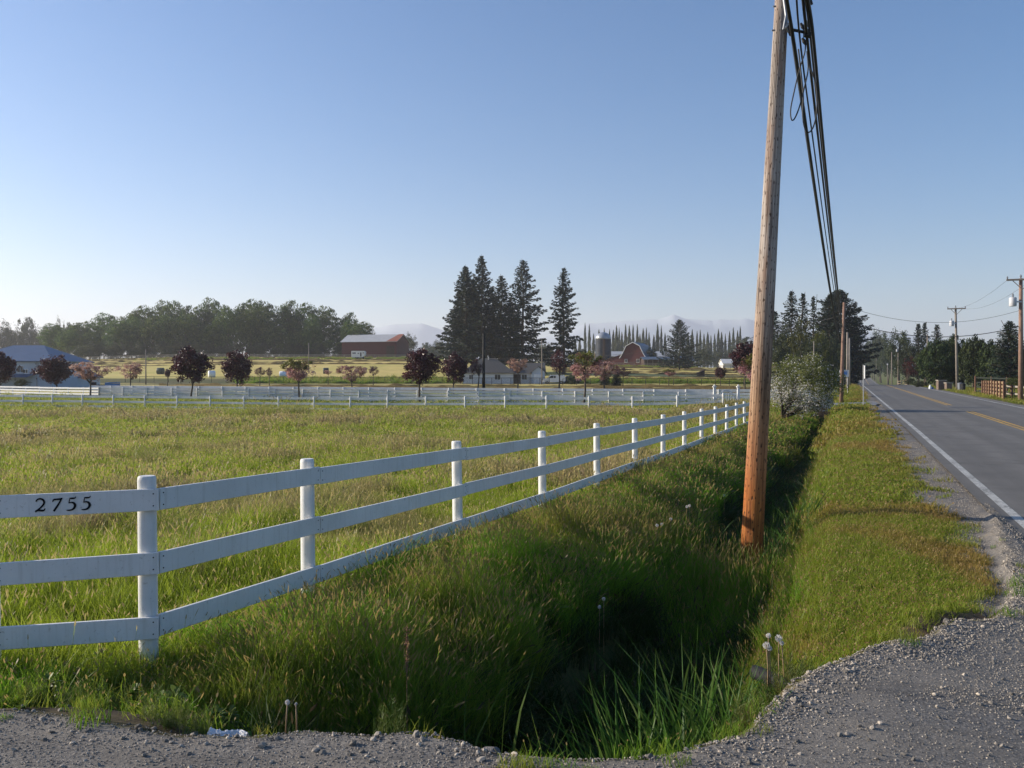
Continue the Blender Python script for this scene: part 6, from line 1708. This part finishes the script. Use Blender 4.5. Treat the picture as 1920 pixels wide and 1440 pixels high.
t, s, X, Y = verge_pts(.7, 2.02, 5, 26, 2200); d = dedge(X, Y); k = in_view(X, Y) & (R.rand(len(X)) < sstep(.8, 1.5, t)*np.interp(s, [5, 26], [1, .4]))
stones_at('shoulder_gravel', X[k], Y[k], .003+.006*R.rand(k.sum())**2)
X, Y = jitter_area(-3, 4, 3.5, 7, 60); d = dedge(X, Y); k = (np.abs(d-.05) < .22) & in_view(X, Y)
stones_at('bank_stones', X[k], Y[k], .009+.016*R.rand(k.sum())**2.5)
def rock(px, py, Y, r, mat, label, seed, flat=.6):
    import bmesh
    bm = bmesh.new(); bmesh.ops.create_icosphere(bm, subdivisions=4, radius=1)
    rng = np.random.RandomState(seed); off = rng.uniform(0, 50, 3)
    for v in bm.verts:
        p = np.array(v.co); n = fbm(np.array(p[0]*1.1+off[0]), np.array(p[1]*1.1+p[2]*.7+off[1]), 4)
        q = p*(.7+.6*n); q = np.sign(q)*np.abs(q)**.85
        v.co = Vector((q[0]*r, q[1]*r*.8, q[2]*r*flat))
    me = bpy.data.meshes.new('rock'); bm.to_mesh(me); bm.free(); me.materials.append(mat)
    me.polygons.foreach_set('use_smooth', [True]*len(me.polygons))
    x = (px-960)/F*Y; link('rock', me, None, (x, Y, g1(x, Y)+r*flat*.35), label=label, cat='rock')
rock(697, 1370, 3.98, .055, STONE_ROCK, 'flat pale rock at the gravel edge below the dark bank', 1, .5)
rock(918, 1402, 3.78, .062, STONE_ROCK, 'rounded grey rock at the gravel edge left of the ditch reeds', 2, .7)
rock(492, 1392, 3.97, .022, CONC, 'small pinkish stone right of the white litter', 3)
rock(972, 1405, 3.75, .04, STONE_ROCK, 'smaller grey rock right of the rounded one', 4, .55)
def litter():
    rng = np.random.RandomState(3); nu, nv = 26, 14; V = []
    x0, Y0 = (428-960)/F*3.97, 3.97; z0 = g1(x0, Y0)
    for i in range(nu):
        for j in range(nv):
            u = i/(nu-1)-.5; v = j/(nv-1)-.5
            n = float(fbm(np.array(u*9+3), np.array(v*6+9), 4))-.5; n2 = float(vnoise(np.array(u*22), np.array(v*11+5)))-.5
            w = .055*(1-.55*max(0, u+.1)*1.4)
            V.append((u*.19, v*w*1.3+.012*math.sin(u*9), .010+.030*max(0, 1-4.2*v*v)*(.7+n)+.016*n2*(1-abs(v))))
    I = np.arange(nu*nv).reshape(nu, nv); q = np.stack([I[:-1, :-1], I[1:, :-1], I[1:, 1:], I[:-1, 1:]], -1).reshape(-1, 4)
    me = fastmesh('litter', V, q, [PAPER]); o = link('crumpled_paper', me, None, (x0, Y0, z0+.006), label='crumpled white plastic or paper scrap lying on the gravel edge', cat='litter')
    o.rotation_euler.z = -.08; sm = o.modifiers.new('thick', 'SOLIDIFY'); sm.thickness = .002
litter()
# dandelion clocks -------------------------------------------------
dm = NT('dandelion_seed_down'); pr = dm.bsdf((.75, .72, .68), .8)
tr = dm.n('ShaderNodeBsdfTransparent'); mx = dm.n('ShaderNodeMixShader')
mx.inputs[0].default_value = .5; dm.l(tr.outputs[0], mx.inputs[1]); dm.l(pr.outputs[0], mx.inputs[2]); dm.l(mx.outputs[0], dm.out.inputs[0])
STEM = mat_simple('dandelion_stem', (.26, .17, .09), .6, .2, 10, .1)
CORE = mat_simple('dandelion_core', (.20, .14, .08), .8, .2, 10, .1)
def dandelion(px, py, Y, label, group, r=.021, yfoot=None, lx=0, fit=0):
    if fit:
        for Y in np.arange(4.2, 16, .06):
            x, y, z = at(px, py, Y)
            if z-g1(x, y) <= fit: break
    x, y, z = at(px, py, Y); gz = g1(x-lx, y)
    o = empty('dandelion', (x-lx, y, gz), label, 'dandelion', group)
    rng = np.random.RandomState(int(px*3+py)); h = z-gz
    b = MB(); b.tube([(0, 0, -.01), (lx*.4, 0, h*.5), (lx, 0, h)], [.0042, .0038, .003], 7); b.build('stem', STEM, o, smooth=True)
    N = 170; d = rng.normal(size=(N, 3)); d /= np.linalg.norm(d, axis=1)[:, None]
    C = d*r*rng.uniform(.86, 1.04, (N, 1)); V1, Q1 = cards(C, np.full(N, .0048), rng)
    a = np.cross(d, rng.normal(size=(N, 3))); a /= np.linalg.norm(a, axis=1)[:, None]
    V2 = np.stack([d*.003-a*.0004, d*.003+a*.0004, d*r+a*.0004, d*r-a*.0004], 1).reshape(-1, 3)
    V = np.concatenate([V1, V2])+np.array([lx, 0, h]); Q = np.concatenate([Q1, np.arange(4*N).reshape(-1, 4)+4*N])
    s = link('seed_head', fastmesh('seed_head', V, Q, [dm.m]), o)
    b = MB(); b.tube([(lx, 0, h-.006), (lx, 0, h-.002), (lx, 0, h+.004)], [.003, .006, .003], 8); b.build('core', CORE, s)
gd = 'dandelion clocks at the ditch rim by the gravel'
for px, py, r, l in ((1441, 1192, .014, 'highest, smallest clock of the left pair near the gravel'), (1460, 1197, .021, 'right clock of the rim group, round and full'), (1437, 1210, .020, 'left round clock of the rim group'), (1443, 1216, .014, 'lower small clock of the rim group'), (1466, 1206, .012, 'half hidden clock behind the right one')):
    dandelion(px, py, 5.25, l, gd, r, lx=R.uniform(-.03, .01))
for px, py, Y, l in ((1232, 985, 9.6, 'left clock of the three in the tall grass'), (1241, 983, 9.65, 'middle clock of the three in the tall grass'), (1258, 973, 9.7, 'right clock of the three in the tall grass'), (1288, 950, 10.6, 'left clock of the upper pair in the tall grass'), (1293, 948, 10.7, 'right clock of the upper pair in the tall grass'), (1358, 929, 12.3, 'single distant clock left of the leaning pole'), (1132, 1123, 8.0, 'upper clock of the pair at the dark ditch slope'), (1124, 1138, 7.8, 'lower clock of the pair at the dark ditch slope')):
    dandelion(px, py, Y, l, 'dandelion clocks in the tall verge grass', .002*Y, fit=.55)
dandelion(539, 1317, 4.0, 'lone dandelion clock on the gravel edge right of the litter', 'dandelion clocks by the litter', .010, lx=.01)
dandelion(555, 1320, 3.98, 'bare reddish dandelion stalk beside the lone clock', 'dandelion clocks by the litter', .004, lx=-.005)
# dark dock plant standing in the ditch
DOCK = mat_simple('dry_dock_stalk', (.28, .15, .09), .85, .3, 12, .3)
def dock(px, py, Y, label):
    x, y, z = at(px, py, Y); gz = g1(x, y); h = z-gz; rng = np.random.RandomState(4)
    C = np.stack([rng.normal(size=260)*.008, rng.normal(size=260)*.008, rng.uniform(.72*h, h, 260)], 1); V, Q = cards(C, np.full(260, .006), rng)
    b = MB(); b.tube([(0, 0, 0), (0, 0, h)], [.004, .002], 6); o = empty('dock_stalk', (x, y, gz), label, 'plant')
    b.build('stem', DOCK, o); link('seed_head', fastmesh('seed_head', V, Q, [DOCK]), o)
dock(763, 1176, 5.3, 'dry reddish dock stalk standing in the tall grass')
# ---------------------------------------------------------------- light, air, camera
AZ = math.atan2(-.97, .23)      # sun stands to the left and a little ahead
EL = rad(20)
sx, sy, sz_ = -.973*math.cos(EL), .231*math.cos(EL), math.sin(EL)
sl = bpy.data.lights.new('sun', 'SUN'); sl.energy = 5; sl.angle = rad(.55); sl.color = (1, .90, .76)
so = bpy.data.objects.new('sun', sl); COL.objects.link(so); so.location = (-30, 10, 30)
so.rotation_euler = Vector((sx, sy, sz_)).to_track_quat('Z', 'Y').to_euler()
wd = bpy.data.worlds.new('World'); scene.world = wd; wd.use_nodes = True
nt = wd.node_tree; nt.nodes.clear(); sky = nt.nodes.new('ShaderNodeTexSky'); bg = nt.nodes.new('ShaderNodeBackground'); ow = nt.nodes.new('ShaderNodeOutputWorld')
sky.sky_type = 'NISHITA'; sky.sun_disc = False; sky.sun_elevation = EL; sky.sun_rotation = math.atan2(sx, sy)
sky.altitude = 50; sky.air_density = SKY_AIR; sky.dust_density = SKY_DUST; sky.ozone_density = SKY_OZONE
bg.inputs[1].default_value = SKY_STR
hsn = nt.nodes.new('ShaderNodeHueSaturation'); hsn.inputs['Saturation'].default_value = 1.3; hsn.inputs['Value'].default_value = 1.0
nt.links.new(sky.outputs[0], hsn.inputs['Color']); tn = nt.nodes.new('ShaderNodeMix'); tn.data_type = 'RGBA'; tn.blend_type = 'MULTIPLY'; tn.inputs[0].default_value = 1; tn.inputs[7].default_value = (1.20, 1.10, 1.14, 1)
nt.links.new(hsn.outputs[0], tn.inputs[6]); nt.links.new(tn.outputs[2], bg.inputs[0]); nt.links.new(bg.outputs[0], ow.inputs[0])
if HAZE > 0:
    hz = bpy.data.materials.new('haze_air'); hz.use_nodes = True; n = hz.node_tree; n.nodes.clear()
    o_ = n.nodes.new('ShaderNodeOutputMaterial'); v = n.nodes.new('ShaderNodeVolumePrincipled')
    v.inputs['Color'].default_value = (*HAZE_COL, 1); v.inputs['Density'].default_value = HAZE; v.inputs['Anisotropy'].default_value = .3
    n.links.new(v.outputs[0], o_.inputs['Volume'])
    b = MB(); zt = 500; zb = -12
    b.box((0, 2000, (zt+zb)/2), (17000, 15500, zt-zb)); ho = b.build('haze', hz, kind='stuff')
cam = bpy.data.cameras.new('camera'); co = bpy.data.objects.new('camera', cam); COL.objects.link(co)
cam.sensor_width = 36; cam.lens = 36*F/1920; cam.clip_start = .05; cam.clip_end = 20000
cam.shift_y = -15/1920; co.location = (0, 0, EYE); co.rotation_euler = (rad(90), 0, 0)
scene.camera = co
vs = scene.view_settings; vs.view_transform = 'Standard'; vs.look = 'None'; vs.exposure = EXPO; vs.gamma = 1
scene.cycles.max_bounces = 6; scene.cycles.diffuse_bounces = 3; scene.cycles.glossy_bounces = 2; scene.cycles.transparent_max_bounces = 16
scene.cycles.volume_bounces = 1; scene.cycles.use_denoising = True
scene.cycles.sample_clamp_indirect = 4
